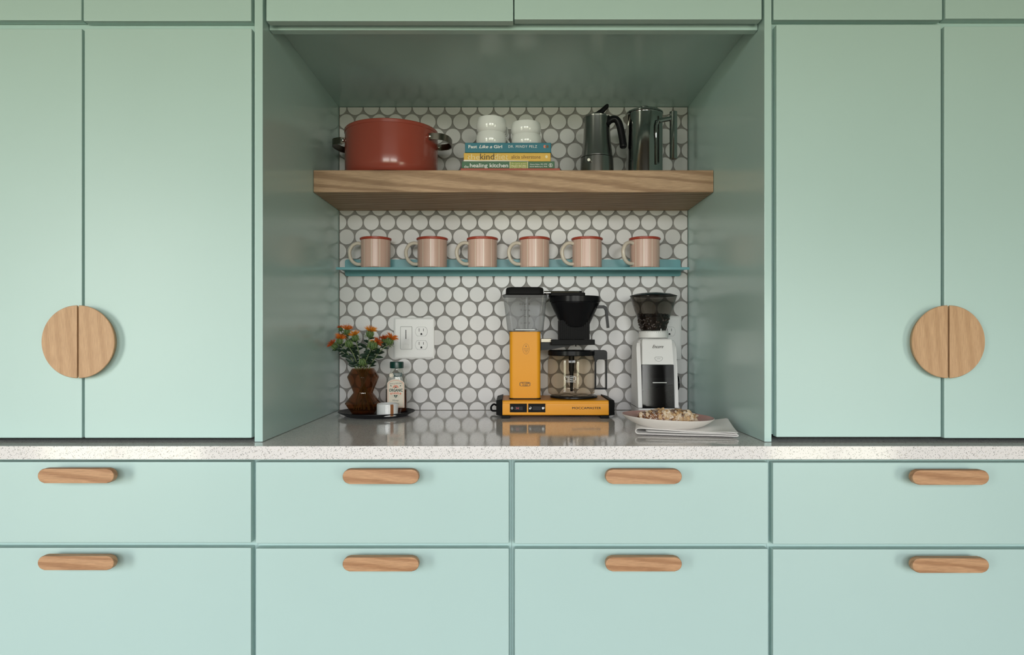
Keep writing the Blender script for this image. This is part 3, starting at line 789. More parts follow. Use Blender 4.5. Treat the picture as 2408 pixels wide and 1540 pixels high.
# vase
d = 1.86; vc = (X(854, d), Y(d)); VZ = TZ+.0003
t = thing('vase', 'amber glass double-cone vase holding orange thistle-like flowers', 'vase', (*vc, VZ))
def vz(py): return Z(py, d)
vp = [(.0302, VZ), (.0318, VZ+.0025), (.0485, vz(949)), (.0490, vz(947.5)), (.0268, vz(924)), (.0266, vz(921.5)), (.0424, vz(887.5)), (.0426, vz(885)), (.0300, vz(866.5))]
obj('glass', lathe(BM(), [(0, VZ)]+vp, vc, 64), M['amber'], t, smooth=25)
obj('base_disc', lathe(BM(), [(0, VZ+.0006), (.0285, VZ+.0006), (.0300, VZ+.003), (.026, VZ+.0055), (0, VZ+.0055)], vc, 48), M['water'], t)
# honey bottle
d = 1.905; hc = (X(933, d), Y(d))
t = thing('honey_bottle', 'honey bottle with dark green cap and cream label, on the black tray', 'bottle', (*hc, TZ))
def bottle(prof, m, name, cap=True):
    rings = []
    for hw, z, e in prof:
        dp = min(.021, hw*.9) if hw > .02 else hw
        rings.append([(hc[0]+hw*math.copysign(abs(math.cos(a))**e, math.cos(a)), hc[1]+dp*math.copysign(abs(math.sin(a))**e, math.sin(a)), z) for a in [2*PI*k/56 for k in range(56)]])
    return obj(name, loft(BM(), rings, cap), m, t, smooth=50)
H0 = TZ+.0004; zc_ = lambda py: Z(py, 1.895)
bottle([(.026, H0, .7), (.0290, H0+.004, .7), (.0300, H0+.012, .65), (.0300, zc_(905), .65), (.0290, zc_(898), .7), (.0262, zc_(889), .75), (.0222, zc_(881), .85), (.0185, zc_(875), 1), (.0165, zc_(871), 1), (.0165, zc_(866.5), 1)], M['jar'], 'glass')
bottle([(.0255, H0+.0008, .7), (.0285, H0+.0045, .7), (.0294, H0+.012, .65), (.0294, zc_(915.5), .65)], M['honey'], 'honey')
prof = []
cp = obj('cap', lathe(BM(), [(0, zc_(865.8)), (.0188, zc_(865.8)), (.0192, zc_(864.5)), (.0192, zc_(852.5)), (.0180, zc_(850.8)), (0, zc_(850.4))], hc, 44), M['cap'], t)
dl = 1.8825; 
def arch(x0, x1, y0, y1, rise, n=12):
    top = [(x0+(x1-x0)*k/n, y0+rise*(1-math.sin(PI*k/n)**.6)) for k in range(n+1)]
    return top + [(x1, y1), (x0, y1)]
flat = lambda pts, dd, m, nm, par: flat_poly(pts, dd, m, par, nm)
lab = None
bm = BM(); vs = []
pts = arch(910.5, 951, 891.5, 958.5, 9)
A = [bm.verts.new(P(px, py, dl)) for px, py in pts]; B = [bm.verts.new(P(px, py, dl+.0012)) for px, py in pts]
bm.faces.new(A); bm.faces.new(B[::-1])
for i in range(len(pts)): bm.faces.new((A[i], A[(i+1) % len(pts)], B[(i+1) % len(pts)], B[i]))
lab = obj('paper_label', bm, M['label'], t, smooth=0)
o1 = arch(912.3, 949.2, 893.8, 956.8, 8.4); i1 = arch(912.9, 948.6, 894.5, 956.2, 8.4)
bm = BM(); A = [bm.verts.new(P(a, b, dl-.0002)) for a, b in o1]; B = [bm.verts.new(P(a, b, dl-.0002)) for a, b in i1]
for i in range(len(o1)): bm.faces.new((A[i], A[(i+1) % len(o1)], B[(i+1) % len(o1)], B[i]))
obj('border', bm, M['ink_orange'], lab, smooth=0)
dt = dl-.0003
text('ORGANIC', 914.8, 947, 913.8, 921, dt, M['ink_green'], lab, off=.035)
text('HIVE', 923, 938, 922.2, 927.2, dt, M['ink_orange'], lab, off=.03)
text('Honey', 922.5, 938, 938.8, 944.5, dt, M['ink_green'], lab, shear=.35)
text('RAW &', 916.5, 928, 900.8, 903.8, dt, M['ink_green'], lab)
text('UNFILTERED', 929.5, 945.5, 899.8, 902.8, dt, M['ink_green'], lab)
text('NET WT 16 OZ', 917, 938.5, 947.5, 950.5, dt, M['ink_green'], lab)
cxp, cyp = 930.5, 911.8
for k in range(9):
    a0 = PI+PI*(k+.12)/9; a1 = PI+PI*(k+.88)/9
    flat_poly([(cxp+2.2*math.cos(a0), cyp+2.2*math.sin(a0)), (cxp+7.2*math.cos(a0), cyp+6.4*math.sin(a0)), (cxp+7.2*math.cos(a1), cyp+6.4*math.sin(a1)), (cxp+2.2*math.cos(a1), cyp+2.2*math.sin(a1))], dt, M['ink_orange'], lab, 'sun_ray')
flat_poly([(cxp+2.6*math.cos(PI+PI*k/8), cyp+2.4*math.sin(PI+PI*k/8)) for k in range(9)], dt-.0001, M['ink_green'], lab, 'sun_disc')
for s in (-1, 1):
    ring_line(930.5+s*11, 925.5, 2.3, 2.3, 1.6, dt, M['ink_orange'], lab, 'printed_flower', 10)
    flat_poly([(930.5+s*9.6, 927.5), (930.5+s*8.8, 928.2), (930.5+s*4.2, 935), (930.5+s*5.2, 934)], dt, M['ink_green'], lab, 'printed_leaf')
    flat_poly([(930.5+s*10, 906.5), (930.5+s*13, 905), (930.5+s*12, 908), (930.5+s*9.5, 908.5)], dt, M['ink_green'], lab, 'printed_leaf')
    flat_poly([(930.5+s*.5, 928.6), (930.5+s*5, 929), (930.5+s*.5, 936.5)], dt, M['ink_green'], lab, 'printed_leaf')
d2 = hc[1]+2-.0205
nb = obj('neck_band', prism(BM(), [(X(a, d2), Z(b, d2)) for a, b in ((923, 877.3), (945.5, 876.2), (945.5, 885.2), (923, 887))], Y(d2)-.0012, Y(d2)+.0002, 'y'), M['cap'], t, smooth=0)
text('Unfiltered', 927.5, 942, 878, 880.8, d2-.0014, M['ink_white'], nb)
text('Honey', 930, 941.5, 881.6, 884.6, d2-.0014, M['ink_white'], nb, shear=.3)
sl = obj('round_seal', tube(BM(), [P(920.8, 882.3, d2-.0022), P(920.8, 882.3, d2-.0002)], .0062, 24), M['label'], t, smooth=30)
ring_line(920.8, 882.3, 3.6, 4.0, .6, d2-.0025, M['ink_green'], sl, 'seal_print', 20)
# small stoneware bowl
d = 1.80; bc = (X(911, d), Y(d))
t = thing('salt_pinch_bowl', 'small white stoneware bowl with a bare brown stripe, on the tray', 'bowl', (*bc, TZ))
r = .0281; hb = .0335
prof = [(0, TZ+.0005), (r-.003, TZ+.0005), (r-.0005, TZ+.0025), (r, TZ+.007), (r, TZ+hb-.004), (r-.001, TZ+hb-.001), (r-.0025, TZ+hb), (r-.004, TZ+hb-.001), (r-.0045, TZ+.006), (0, TZ+.005)]
obj('bowl', lathe(BM(), prof, bc, 48), M['candle'], t)
bm = BM(); A = []
for k in range(6):
    a = math.radians(-64+k*3.6); rr = r+.0004
    A.append([bm.verts.new((bc[0]+q*math.cos(a), bc[1]+q*math.sin(a), z)) for q, z in ((rr-.001, TZ+.0015), (rr, TZ+.006), (rr, TZ+hb-.004), (rr-.0018, TZ+hb-.0004))])
for a, b in zip(A, A[1:]):
    for k in range(3): bm.faces.new((a[k], b[k], b[k+1], a[k+1]))
obj('clay_stripe', bm, M['clay'], t, label='bare brown clay stripe')

# ------------------------------------------------------------------ flowers
FL = [  # bud px,py, depth, bud radius(px), tuft px,py, tuft size(px) or 0, material, label
    (816, 780, 1.850, 8.0, 817, 768, 13.0, 'petal', 'tall orange flower at the upper left of the bouquet'),
    (801, 774, 1.905, 5.5, 798, 764, 6.0, 'petal_red', 'small reddish flower peeking out behind the upper left bloom'),
    (799, 802, 1.835, 8.5, 801, 790, 13.0, 'petal', 'orange flower just right of the leftmost bloom'),
    (787, 814, 1.850, 8.5, 779, 806, 12.0, 'petal_red', 'leftmost orange flower, leaning out to the left'),
    (835.5, 794, 1.830, 9.0, 832, 783, 12.5, 'petal_yellow', 'yellow-orange flower left of the middle of the bouquet'),
    (820.5, 808, 1.815, 9.5, 820, 799, 0, 'petal', 'closed round green bud under the yellow-orange flower'),
    (870, 785, 1.850, 10.0, 873, 771, 13.0, 'petal_yellow', 'upright flat-topped orange flower, highest of the right half'),
    (875.5, 811, 1.812, 10.5, 878, 799, 5.0, 'petal_yellow', 'green bud with a small orange tip, right of the middle'),
    (884, 808, 1.850, 7.0, 889, 803, 11.0, 'petal_red', 'red-orange flower behind the green bud with an orange tip'),
    (916, 802, 1.830, 10.0, 923, 790, 14.0, 'petal', 'big orange flower at the right end of the bouquet'),
    (903, 801, 1.885, 7.0, 903, 792, 10.0, 'petal_red', 'dark orange flower half hidden behind the big right one'),
    (852, 851, 1.805, 8.5, 851, 842, 0, 'petal', 'small low green bud just above the vase rim'),
]
def leaf_bm(base, dirn, length, width, up):
    t = dirn.normalized(); s = t.cross(up).normalized(); n = s.cross(t).normalized()
    bm = BM(); rows = []
    for k, (u, wd) in enumerate(((0, .12), (.18, .7), (.4, 1), (.65, .85), (.85, .45), (1, .03))):
        c = base+t*(u*length)+n*(-.35*length*u*u); ww = wd*width/2
        rows.append([bm.verts.new(c-s*ww+n*ww*.35), bm.verts.new(c), bm.verts.new(c+s*ww+n*ww*.35)])
    for a, b in zip(rows, rows[1:]):
        bm.faces.new((a[0], a[1], b[1], b[0])); bm.faces.new((a[1], a[2], b[2], b[1]))
    return bm
rng = random.Random(3)
for fi, (bx, by, d, br, tx, ty, ts, pm, label) in enumerate(FL):
    B = P(bx, by, d); ax = P(tx, ty, d-.004)-B; ax.normalize(); r = br*d/1600
    t = thing('safflower', label, 'flower', B-ax*r, 'orange flowers in the amber vase')
    phi = fi*2.4; ex = (bx-854)/70.0
    neck = Vector((vc[0]+max(-.019, min(.019, ex*.02)), vc[1]+max(-.018, min(.018, (d-1.86)*.35)), vz(868)))
    waist = Vector((vc[0]-ex*.006+.004*math.cos(phi), vc[1]+.010*math.sin(phi), vz(918)))
    foot = Vector((vc[0]-ex*.026+.004*math.cos(phi), vc[1]+.016*math.sin(phi), VZ+.010))
    mid = neck.lerp(B-ax*r, .55)+Vector((-ex*.004, 0, .004))
    path = smooth_path([foot, waist, neck, mid, B-ax*r*.9], 28)
    obj('stem', tube(BM(), path, .00145, 7), M['stem'], t)
    # bud: ovoid with overlapping pointed bracts
    u = ax.cross(Vector((0, 1, .1))).normalized(); v = ax.cross(u)
    q = Matrix((u, v, ax)).transposed()
    bud = obj('bud', ellipsoid(BM(), B, r*.86, r*.86, r*1.0, 14, 10, q), M['bud'], t)
    bm = BM()
    for row, (la, cnt, ln) in enumerate(((-.55, 8, .9), (-.1, 10, .95), (.35, 9, .9), (.75, 6, .75))):
        for k in range(cnt):
            a = 2*PI*(k+.5*(row % 2))/cnt+rng.uniform(-.1, .1)
            def sp(lat, ang, rad): return B+(u*math.cos(ang)+v*math.sin(ang))*(rad*.86*r*math.cos(lat))+ax*(rad*r*math.sin(lat))
            w_ = .26/ max(.35, math.cos(la))*.75
            p0, p1, p2 = sp(la-.2, a-w_, 1.02), sp(la-.2, a+w_, 1.02), sp(min(1.45, la+.55*ln), a, 1.12+.10*rng.random())
            pm_ = sp(la+.1, a, 1.14)
            V = [bm.verts.new(p) for p in (p0, pm_, p1, p2)]
            bm.faces.new((V[0], V[1], V[3])); bm.faces.new((V[1], V[2], V[3]))
    for k in range(7):      # leafy bracts spreading under the head
        a = 2*PI*k/7+rng.uniform(-.2, .2); o_ = u*math.cos(a)+v*math.sin(a)
        base = B-ax*r*.75+o_*r*.4; tip = base+o_*r*(1.0+.4*rng.random())-ax*r*(.1-.5*rng.random())
        sd = ax.cross(o_)*r*.28
        V = [bm.verts.new(p) for p in (base, (base+tip)/2+sd, tip, (base+tip)/2-sd)]; bm.faces.new(V)
    obj('bracts', bm, M['bract'], bud, smooth=0, kind='stuff')
    if ts:
        T = B+ax*r*.72; R_ = ts*d/1600; bm = BM()
        for k in range(120 if ts > 8 else 45):
            a = rng.uniform(0, 2*PI); sprd = math.sqrt(rng.random()); o_ = u*math.cos(a)+v*math.sin(a)
            L_ = R_*(.75+.45*rng.random()); dirn = (ax*(1.0-.72*sprd)+o_*(1.05*sprd)).normalized()
            p0 = T+o_*(r*.42*sprd); p1 = p0+dirn*L_*.6+ax*L_*.12; p2 = p1+(dirn+o_*.45-ax*.12*sprd+Vector((rng.uniform(-.3, .3), rng.uniform(-.3, .3), rng.uniform(-.3, .3)))).normalized()*L_*.45
            sd = dirn.cross(Vector((rng.uniform(-1, 1), rng.uniform(-1, 1), rng.uniform(-1, 1)))).normalized()*.00055
            V = [bm.verts.new(p) for p in (p0-sd, p0+sd, p1+sd, p2, p1-sd)]; bm.faces.new(V)
        obj('petals', bm, M[pm], t, smooth=0, kind='stuff')
    # leaves on the upper stem
    up0 = Vector((0, 0, 1)); n0 = int(len(path)*.52)
    nl = 11 if by < 830 else 4
    for k in range(nl):
        u_ = (k+.5)/nl; p = path[min(len(path)-2, n0+int(u_*(len(path)-n0-1)))]
        a = k*2.4+fi*1.3; sgn = Vector((math.cos(a), -abs(math.sin(a))*.8 if k % 3 else math.sin(a)*.8, rng.uniform(.0, .8)))
        ln = rng.uniform(.015, .025)*(1.0 if k < 8 else .75); facing = Vector((rng.uniform(-.4, .4), -1, rng.uniform(.2, 1.1)))
        if p.x+sgn.x*ln < NX0+.012: sgn.x = abs(sgn.x)
        if p.y+sgn.y*ln > -.012: sgn.y = -abs(sgn.y)
        obj('leaf', leaf_bm(p, sgn, ln, ln*.46, facing), M['leaf'], t, smooth=60)

# ------------------------------------------------------------------ drip coffee maker
t = thing('coffee_maker', 'yellow drip coffee maker with grey water tank and black filter basket', 'coffee maker', (X(1306, 1.87), Y(1.87), .9))
fd, bd = 1.79, 1.955
bx0, bx1 = X(1181.5, fd), X(1431.5, fd)
zb_, zt_ = .9085, .947
prof = [(Y(fd)+.003, zb_), (Y(fd), zb_+.002), (Y(fd), zb_+.027), (Y(fd)+.0015, zb_+.031), (Y(fd)+.0025, zt_-.0025), (Y(fd)+.0055, zt_), (Y(bd), zt_), (Y(bd), zb_)]
obj('base_housing', prism(BM(), prof, bx0, bx1, 'x'), M['yellow'], t, smooth=28)
for s, xa, xb in ((-1, bx0-.0165, bx0-.0002), (1, bx1+.0002, bx1+.017)):
    i_, o_ = (xb, xa) if s < 0 else (xa, xb)
    rings = [[(i_, Y(fd)-.001, zb_-.001), (i_, Y(fd)-.001, zt_-.002), (i_, Y(fd)+.006, zt_+.0035), (i_, Y(bd), zt_+.0035), (i_, Y(bd), zb_-.001)],
             [(o_, Y(fd)+.010, zb_), (o_, Y(fd)+.010, zt_-.007), (o_, Y(fd)+.018, zt_-.001), (o_, Y(bd)-.004, zt_-.001), (o_, Y(bd)-.004, zb_)]]
    obj('end_cap', loft(BM(), rings), M['dark_matte'], t)
for xa, xb in ((X(1179, fd), X(1199.5, fd)), (X(1412, fd), X(1432.5, fd))):
    for ya in (Y(fd), Y(bd)-.022): obj('foot', box(BM(), xa, xb, ya, ya+.022, .9003, zb_-.0002, .001, 1), M['dark_matte'], t)
obj('underside_cover', lathe(BM(), [(0, .9025), (.054, .9025), (.062, zb_-.0003), (0, zb_-.0003)], (X(1344, 1.885), Y(1.885)), 40), M['dark'], t)
ds = fd-.0008
for k, (sx0, sx1) in enumerate(((1199, 1239), (1242.2, 1282.5))):
    sw = obj('switch_panel', box(BM(), X(sx0, ds), X(sx1, ds), Y(ds), Y(fd)+.003, Z(969.5, ds), Z(949.2, ds), .0004, 1), M['dark_matte'], t)
    r0 = sx0+10 if k == 0 else sx0+9.5
    x0, x1, z0, z1 = X(r0, ds), X(r0+21, ds), Z(965, ds), Z(955, ds)
    obj('rocker_switch', prism(BM(), rrect(x0, x1, z0, z1, .002, 4), Y(ds)-.0022, Y(ds), 'y', .0007, 2), M['dark'], sw)
    dsy = ds-.0024
    if k == 0:
        text('N', r0+5, r0+11, 957.5, 962.3, dsy, M['ink_red'], sw, name='lit_mark', off=.05)
        ring_line(sx0+5, 959.6, 2.5, 2.7, .8, ds-.0002, M['ink_white'], sw, 'power_symbol', 20, -PI/2+.6, 1.5*PI-.6)
        flat_poly([(sx0+4.7, 956), (sx0+5.3, 956), (sx0+5.3, 959.5), (sx0+4.7, 959.5)], ds-.0002, M['ink_white'], sw, 'power_symbol')
    else:
        flat_poly([(sx0+2, 959.5), (sx0+6.5, 959.5), (sx0+6.2, 962.3), (sx0+2.3, 962.3)], ds-.0002, M['ink_white'], sw, 'half_jug_symbol')
        ring_line(sx0+5.5, 958.8, 2.2, 2.2, .7, ds-.0002, M['ink_white'], sw, 'half_jug_symbol', 14, -PI, PI*.5)
        flat_poly([(sx1-8, 957.3), (sx1-3.5, 957), (sx1-3.8, 962.3), (sx1-7.7, 962.3)], ds-.0002, M['ink_white'], sw, 'full_jug_symbol')
        ring_line(sx1-3.2, 959, 1.6, 2, .6, ds-.0002, M['ink_white'], sw, 'full_jug_symbol', 12, -PI/2, PI/2)
text('MOCCAMASTER', 1345.5, 1413, 956.8, 962, fd-.0003, M['ink_dark'], t, spacing=1.1, bold=.5)
obj('power_cord', tube(BM(), smooth_path([P(1168, 953, 1.93), P(1161, 950.5, 1.925), P(1155, 957, 1.92), P(1157, 965, 1.91), P(1168, 966, 1.90)], 20), .0028, 10), M['dark'], t)
# tower
td0, td1 = 1.829, 1.935; tx0, tx1 = X(1198.3, td0), X(1271.3, td0)
obj('tower_foot', prism(BM(), rrect(tx0-.0008, tx1+.0008, Y(td0)-.0008, Y(td1), .011, 6), zt_+.0002, zt_+.0028, 'z'), M['dark_matte'], t)
tower = obj('tower', prism(BM(), rrect(tx0, tx1, Y(td0), Y(td1), .012, 8), zt_+.003, Z(779.5, td0), 'z', .0012, 2), M['yellow'], t)
dt = td0-.0003
ring_line(1237, 820.5, 7.8, 12.3, .55, dt, M['ink_brown'], tower, 'oval_emblem', 36)
flat_poly([(1237, 811.5), (1238.4, 814.3), (1237.9, 816), (1236.1, 816), (1235.6, 814.3)], dt, M['ink_brown'], tower, 'drop_symbol')
text('APPROVED', 1231, 1243, 819, 821.3, dt, M['ink_brown'], tower)
text('GOLDEN\nCUP', 1233, 1241.5, 823, 828.5, dt, M['ink_brown'], tower)
text('TECHNI', 1225.5, 1243.5, 899.4, 902.6, dt, M['ink_dark'], tower, bold=.4)
text('VORM', 1228, 1241, 904, 907.2, dt, M['ink_dark'], tower, bold=.4)
def oct_ring(cx, cy, hw, hh, t_, dd, m, par, nm):
    def oc(hw, hh): return [(cx-hw, cy-hh*.62), (cx-hw*.72, cy-hh*.86), (cx, cy-hh), (cx+hw*.72, cy-hh*.86), (cx+hw, cy-hh*.62), (cx+hw, cy+hh*.62), (cx+hw*.72, cy+hh*.86), (cx, cy+hh), (cx-hw*.72, cy+hh*.86), (cx-hw, cy+hh*.62)]
    a, b = oc(hw, hh), oc(hw-t_*1.8, hh-t_); bm = BM()
    A = [bm.verts.new(P(*p, dd)) for p in a]; B = [bm.verts.new(P(*p, dd)) for p in b]
    for i in range(len(a)): bm.faces.new((A[i], A[(i+1) % len(a)], B[(i+1) % len(a)], B[i]))
    return obj(nm, bm, m, par, smooth=0)
oct_ring(1234.5, 903.3, 12.6, 5.6, .8, dt, M['ink_dark'], tower, 'badge_outline')
# water tank
tk = [(1181.8, 1287.5, 693.5, 1.806, 1.945), (1183.5, 1286, 700, 1.807, 1.944), (1193, 1278.5, 776, 1.818, 1.940), (1194.5, 1277.5, 779.2, 1.820, 1.938)]
rings = [[(x, y, Z(py, f_)) for x, y in rrect(X(a, f_), X(b, f_), Y(f_), Y(g_), .014, 5)] for a, b, py, f_, g_ in tk]
obj('water_tank', loft(BM(), rings[:-1]+[rings[-1]], False), M['tank'], t)
bm = BM(); a, b, py, f_, g_ = tk[-1]
prism(bm, rrect(X(a, f_), X(b, f_), Y(f_), Y(g_), .014, 5), Z(779.4, f_), Z(777, f_), 'z')
obj('tank_floor', bm, M['smoke'], t)
obj('tank_sleeve', prism(BM(), rrect(X(1207, 1.835), X(1264, 1.835), Y(1.85), Y(1.92), .008, 4), Z(777, 1.85), Z(773, 1.85), 'z', .001, 1), M['steel'], t)
obj('riser_tube', tube(BM(), [P(1238, 776, 1.88), P(1238, 700, 1.88)], .006, 16), M['tank'], t)
rings = [[(x, y, Z(py, 1.81)) for x, y in rrect(X(a, 1.81), X(b, 1.81), Y(f_), Y(g_), .014, 5)] for a, b, py, f_, g_ in
         ((1181, 1288, 693.3, 1.805, 1.946), (1189, 1279, 690.5, 1.812, 1.94), (1189.5, 1278.7, 680, 1.813, 1.938), (1191.5, 1277, 675.5, 1.816, 1.936), (1195, 1273, 674.2, 1.82, 1.932))]
obj('tank_lid', loft(BM(), rings), M['dark_matte'], t, smooth=50)
for py, la, lb in ((701.5, '1¼', '10'), (715, '1/1', '8'), (729, '¾', '6'), (744, '½', '4'), (759.5, '¼', '2')):
    dk = 1.8035+.012*(py-694)/85
    w1, w2 = (4.2 if la in ('¾', '½', '¼') else 7.0), (5.6 if lb == '10' else 3.2)
    text(la, 1225.5-w1/2, 1225.5+w1/2, py-2.2, py+2.2, dk, M['ink_dark'], t, name='tank_marking')
    text(lb, 1244.3-w2/2, 1244.3+w2/2, py-2.2, py+2.2, dk, M['ink_dark'], t, name='tank_marking')
    flat_poly([(1231.2, py-.4), (1237.5, py-.4), (1237.5, py+.4), (1231.2, py+.4)], dk, M['ink_dark'], t, 'tank_marking')
# outlet arm
ya, za = 1.90, Z(688.5, 1.90)
obj('outlet_arm', tube(BM(), [(X(1279, 1.9), Y(1.9), za), (X(1362, 1.9), Y(1.9), za)], .0052, 18), M['chrome'], t)
obj('arm_cap', tube(BM(), [(X(1362.3, 1.9), Y(1.9), za), (X(1368, 1.9), Y(1.9), za)], .0056, 18), M['dark'], t)
# filter basket
d = 1.885; fc = (X(1352, d), Y(d)); F = lambda py: Z(py, d)
obj('filter_basket', lathe(BM(), [(0, F(772)), (.026, F(771.5)), (.036, F(768.5)), (.041, F(762)), (.0655, F(717)), (.0672, F(714)), (.0668, F(711.5)), (.0698, F(710.8)), (.0700, F(698.6)), (.0690, F(697.6)), (0, F(697.2))], fc, 64), M['dark'], t, smooth=30)
rings = [[(x, y, z) for x, y in rrect(X(a, 1.83), X(b, 1.83), Y(1.842), Y(1.935), .006, 3)] for a, b, z in ((1294, 1378, F(697)), (1294.5, 1377.5, F(690.8)), (1297, 1376, F(689.8)))]
obj('basket_lid', loft(BM(), rings), M['dark_matte'], t)
bm = BM(); bx_0, bx_1 = X(1316.5, 1.852), X(1387, 1.852); zz0, zz1 = Z(798, 1.852), Z(752, 1.852)
box(bm, bx_0, bx_1, Y(1.855), Y(1.935), zz0, zz1, .001, 1)
nr = 15
for k in range(nr):
    xx = bx_0+.004+(bx_1-bx_0-.008)*k/(nr-1); box(bm, xx-.0011, xx+.0011, Y(1.8525), Y(1.8552), zz0+.0002, zz1-.001)
obj('ribbed_support', bm, M['dark_matte'], t)
obj('support_plate', box(BM(), X(1296.5, 1.83), X(1399, 1.83), Y(1.83), Y(1.94), Z(811, 1.83), Z(798.4, 1.83), .001, 1), M['dark_matte'], t)
bm = BM(); path = [P(1403, 721.5, 1.872), P(1419, 721.5, 1.872), P(1423.5, 724, 1.872), P(1425.5, 730, 1.872), P(1428, 755, 1.872), P(1429.8, 771, 1.872)]
rings = []
for i, p in enumerate(path):
    tg = (path[min(i+1, 5)]-path[max(i-1, 0)]).normalized(); n = Vector((tg.z, 0, -tg.x)); hw = .0042 if i < 3 else .0030
    rings.append([p+n*hw+Vector((0, -.008, 0)), p+n*hw+Vector((0, .008, 0)), p-n*hw+Vector((0, .008, 0)), p-n*hw+Vector((0, -.008, 0))])
obj('basket_handle', loft(bm, rings), M['dark'], t)
obj('lever', box(BM(), X(1271.8, 1.86), X(1297, 1.86), Y(1.853), Y(1.875), Z(805, 1.86), Z(796, 1.86), .001, 1), M['steel_dark'], t)
obj('bracket', prism(BM(), [(X(a, 1.86), Z(b, 1.86)) for a, b in ((1271.8, 805.5), (1297, 805.5), (1350, 811.5), (1296, 822), (1271.8, 824))], Y(1.862), Y(1.91), 'y'), M['dark'], t, smooth=0)
obj('drip_nozzle', tube(BM(), [P(1354, 810.8, 1.885), P(1354, 815, 1.885)], .0014, 8), M['dark'], t)
# hot plate
hp_c = (X(1349, 1.885), Y(1.885))
HP = zt_+.0072
obj('hot_plate', lathe(BM(), [(0, zt_+.0002), (.0625, zt_+.0002), (.0655, zt_+.002), (.0650, zt_+.0055), (.061, HP), (0, HP)], hp_c, 56), M['dark'], t)

# carafe (lifts off)
d = 1.885; cc = (X(1343.5, d), Y(d)); C0 = HP+.0004; C = lambda py: Z(py, d)
t = thing('coffee_carafe', 'empty glass coffee jug with black lid and handle, on the yellow machine', 'coffee jug', (*cc, C0))
R = .0655
outp = [(0, C0), (.050, C0), (.0585, C0+.002), (.0635, C0+.006), (R, C0+.014), (R, C(851)), (.0645, C(844)), (.0625, C(838)), (.0620, C(836.2))]
obj('glass', lathe(BM(), outp, cc, 64), M['carafe'], t, smooth=40)
obj('lid', lathe(BM(), [(0, C(836)), (.0630, C(836)), (.0645, C(834.5)), (.0645, C(825)), (.061, C(823)), (0, C(822.5))], cc, 64), M['dark'], t)
bm = BM(); hd0, hd1 = Y(1.872), Y(1.896); hx = lambda p: X(p, 1.872); hz = lambda p: Z(p, 1.872)
prism(bm, [(hx(a), hz(b)) for a, b in ((1396, 823), (1421, 823), (1425.5, 824.5), (1428, 828.5), (1428, 846), (1424.6, 845), (1408, 845), (1404.5, 847), (1403, 851), (1399.5, 851), (1396, 838))], hd0, hd1, 'y')
prism(bm, [(hx(a), hz(b)) for a, b in ((1424.6, 846.2), (1428, 846.2), (1428, 912), (1424.9, 912))], hd0+.003, hd1-.003, 'y')
prism(bm, [(hx(a), hz(b)) for a, b in ((1399.5, 851.2), (1402.6, 851.2), (1402.6, 912), (1399.5, 912))], hd0+.003, hd1-.003, 'y')
prism(bm, [(hx(a), hz(b)) for a, b in ((1399.5, 912.2), (1428, 912.2), (1428, 916), (1399.5, 916))], hd0+.003, hd1-.003, 'y')
obj('handle', bm, M['dark'], t, smooth=0)
obj('mixing_tube', tube(BM(), [P(1344, 836.5, d), P(1344, 872, d), P(1344, 874, d), P(1344, 920, d)], [.0078, .0074, .0060, .0034], 16), M['dark'], t)
wr = (cc[0], cc[1], R+.0004)
dk = d-R
text('TECHNI', 1331.5, 1350, 886.3, 889.2, dk, M['ink_white'], t, wrap=wr)
text('VORM', 1334, 1347.5, 890.7, 893.4, dk, M['ink_white'], t, wrap=wr)
text('MOCCAMASTER', 1327.5, 1354, 897.2, 899, dk, M['ink_white'], t, wrap=wr)
oct_ring(1340.7, 889.8, 13.6, 6.2, .6, dk-.0006, M['ink_white'], t, 'badge_outline')

# ------------------------------------------------------------------ coffee grinder
gx = .3920
t = thing('coffee_grinder', 'white coffee grinder with smoky bean hopper and dark bin', 'coffee grinder', (gx, Y(1.90), .9))
hw = .054
def grr(z, f_, g_, h, r=.012): return [(x, y, z) for x, y in rrect(gx-h, gx+h, Y(f_), Y(g_), r, 5)]
obj('base', loft(BM(), [grr(.9004, 1.842, 1.968, hw-.002), grr(.9215, 1.836, 1.969, hw)]), M['white2'], t)
obj('seam', loft(BM(), [grr(.9217, 1.839, 1.967, hw-.002), grr(.9230, 1.839, 1.967, hw-.002)]), M['slot'], t)
obj('body', loft(BM(), [grr(.9232, 1.850, 1.969, hw-.001), grr(1.02, 1.864, 1.969, hw-.0015), grr(1.085, 1.876, 1.968, hw-.003), grr(1.102, 1.880, 1.965, hw-.007), grr(1.110, 1.884, 1.955, hw-.015), grr(1.1135, 1.886, 1.950, hw-.022)]), M['white2'], t, smooth=50)
GF = [(.9232, 1.838), (1.04, 1.853), (1.098, 1.864), (1.106, 1.870)]
for s in (-1, 1):
    rings = []
    for z, f_ in ((.9232, 1.837), (1.03, 1.853), (1.085, 1.866), (1.098, 1.874)):
        xa, xb = gx+s*(hw-.0105), gx+s*(hw+.0005-(.003 if z > 1.09 else 0))
        rings.append([(xa, Y(f_), z), (xb, Y(f_), z), (xb, Y(f_)+.03, z), (xa, Y(f_)+.03, z)])
    obj('side_rib', loft(BM(), rings), M['white2'], t, smooth=30)
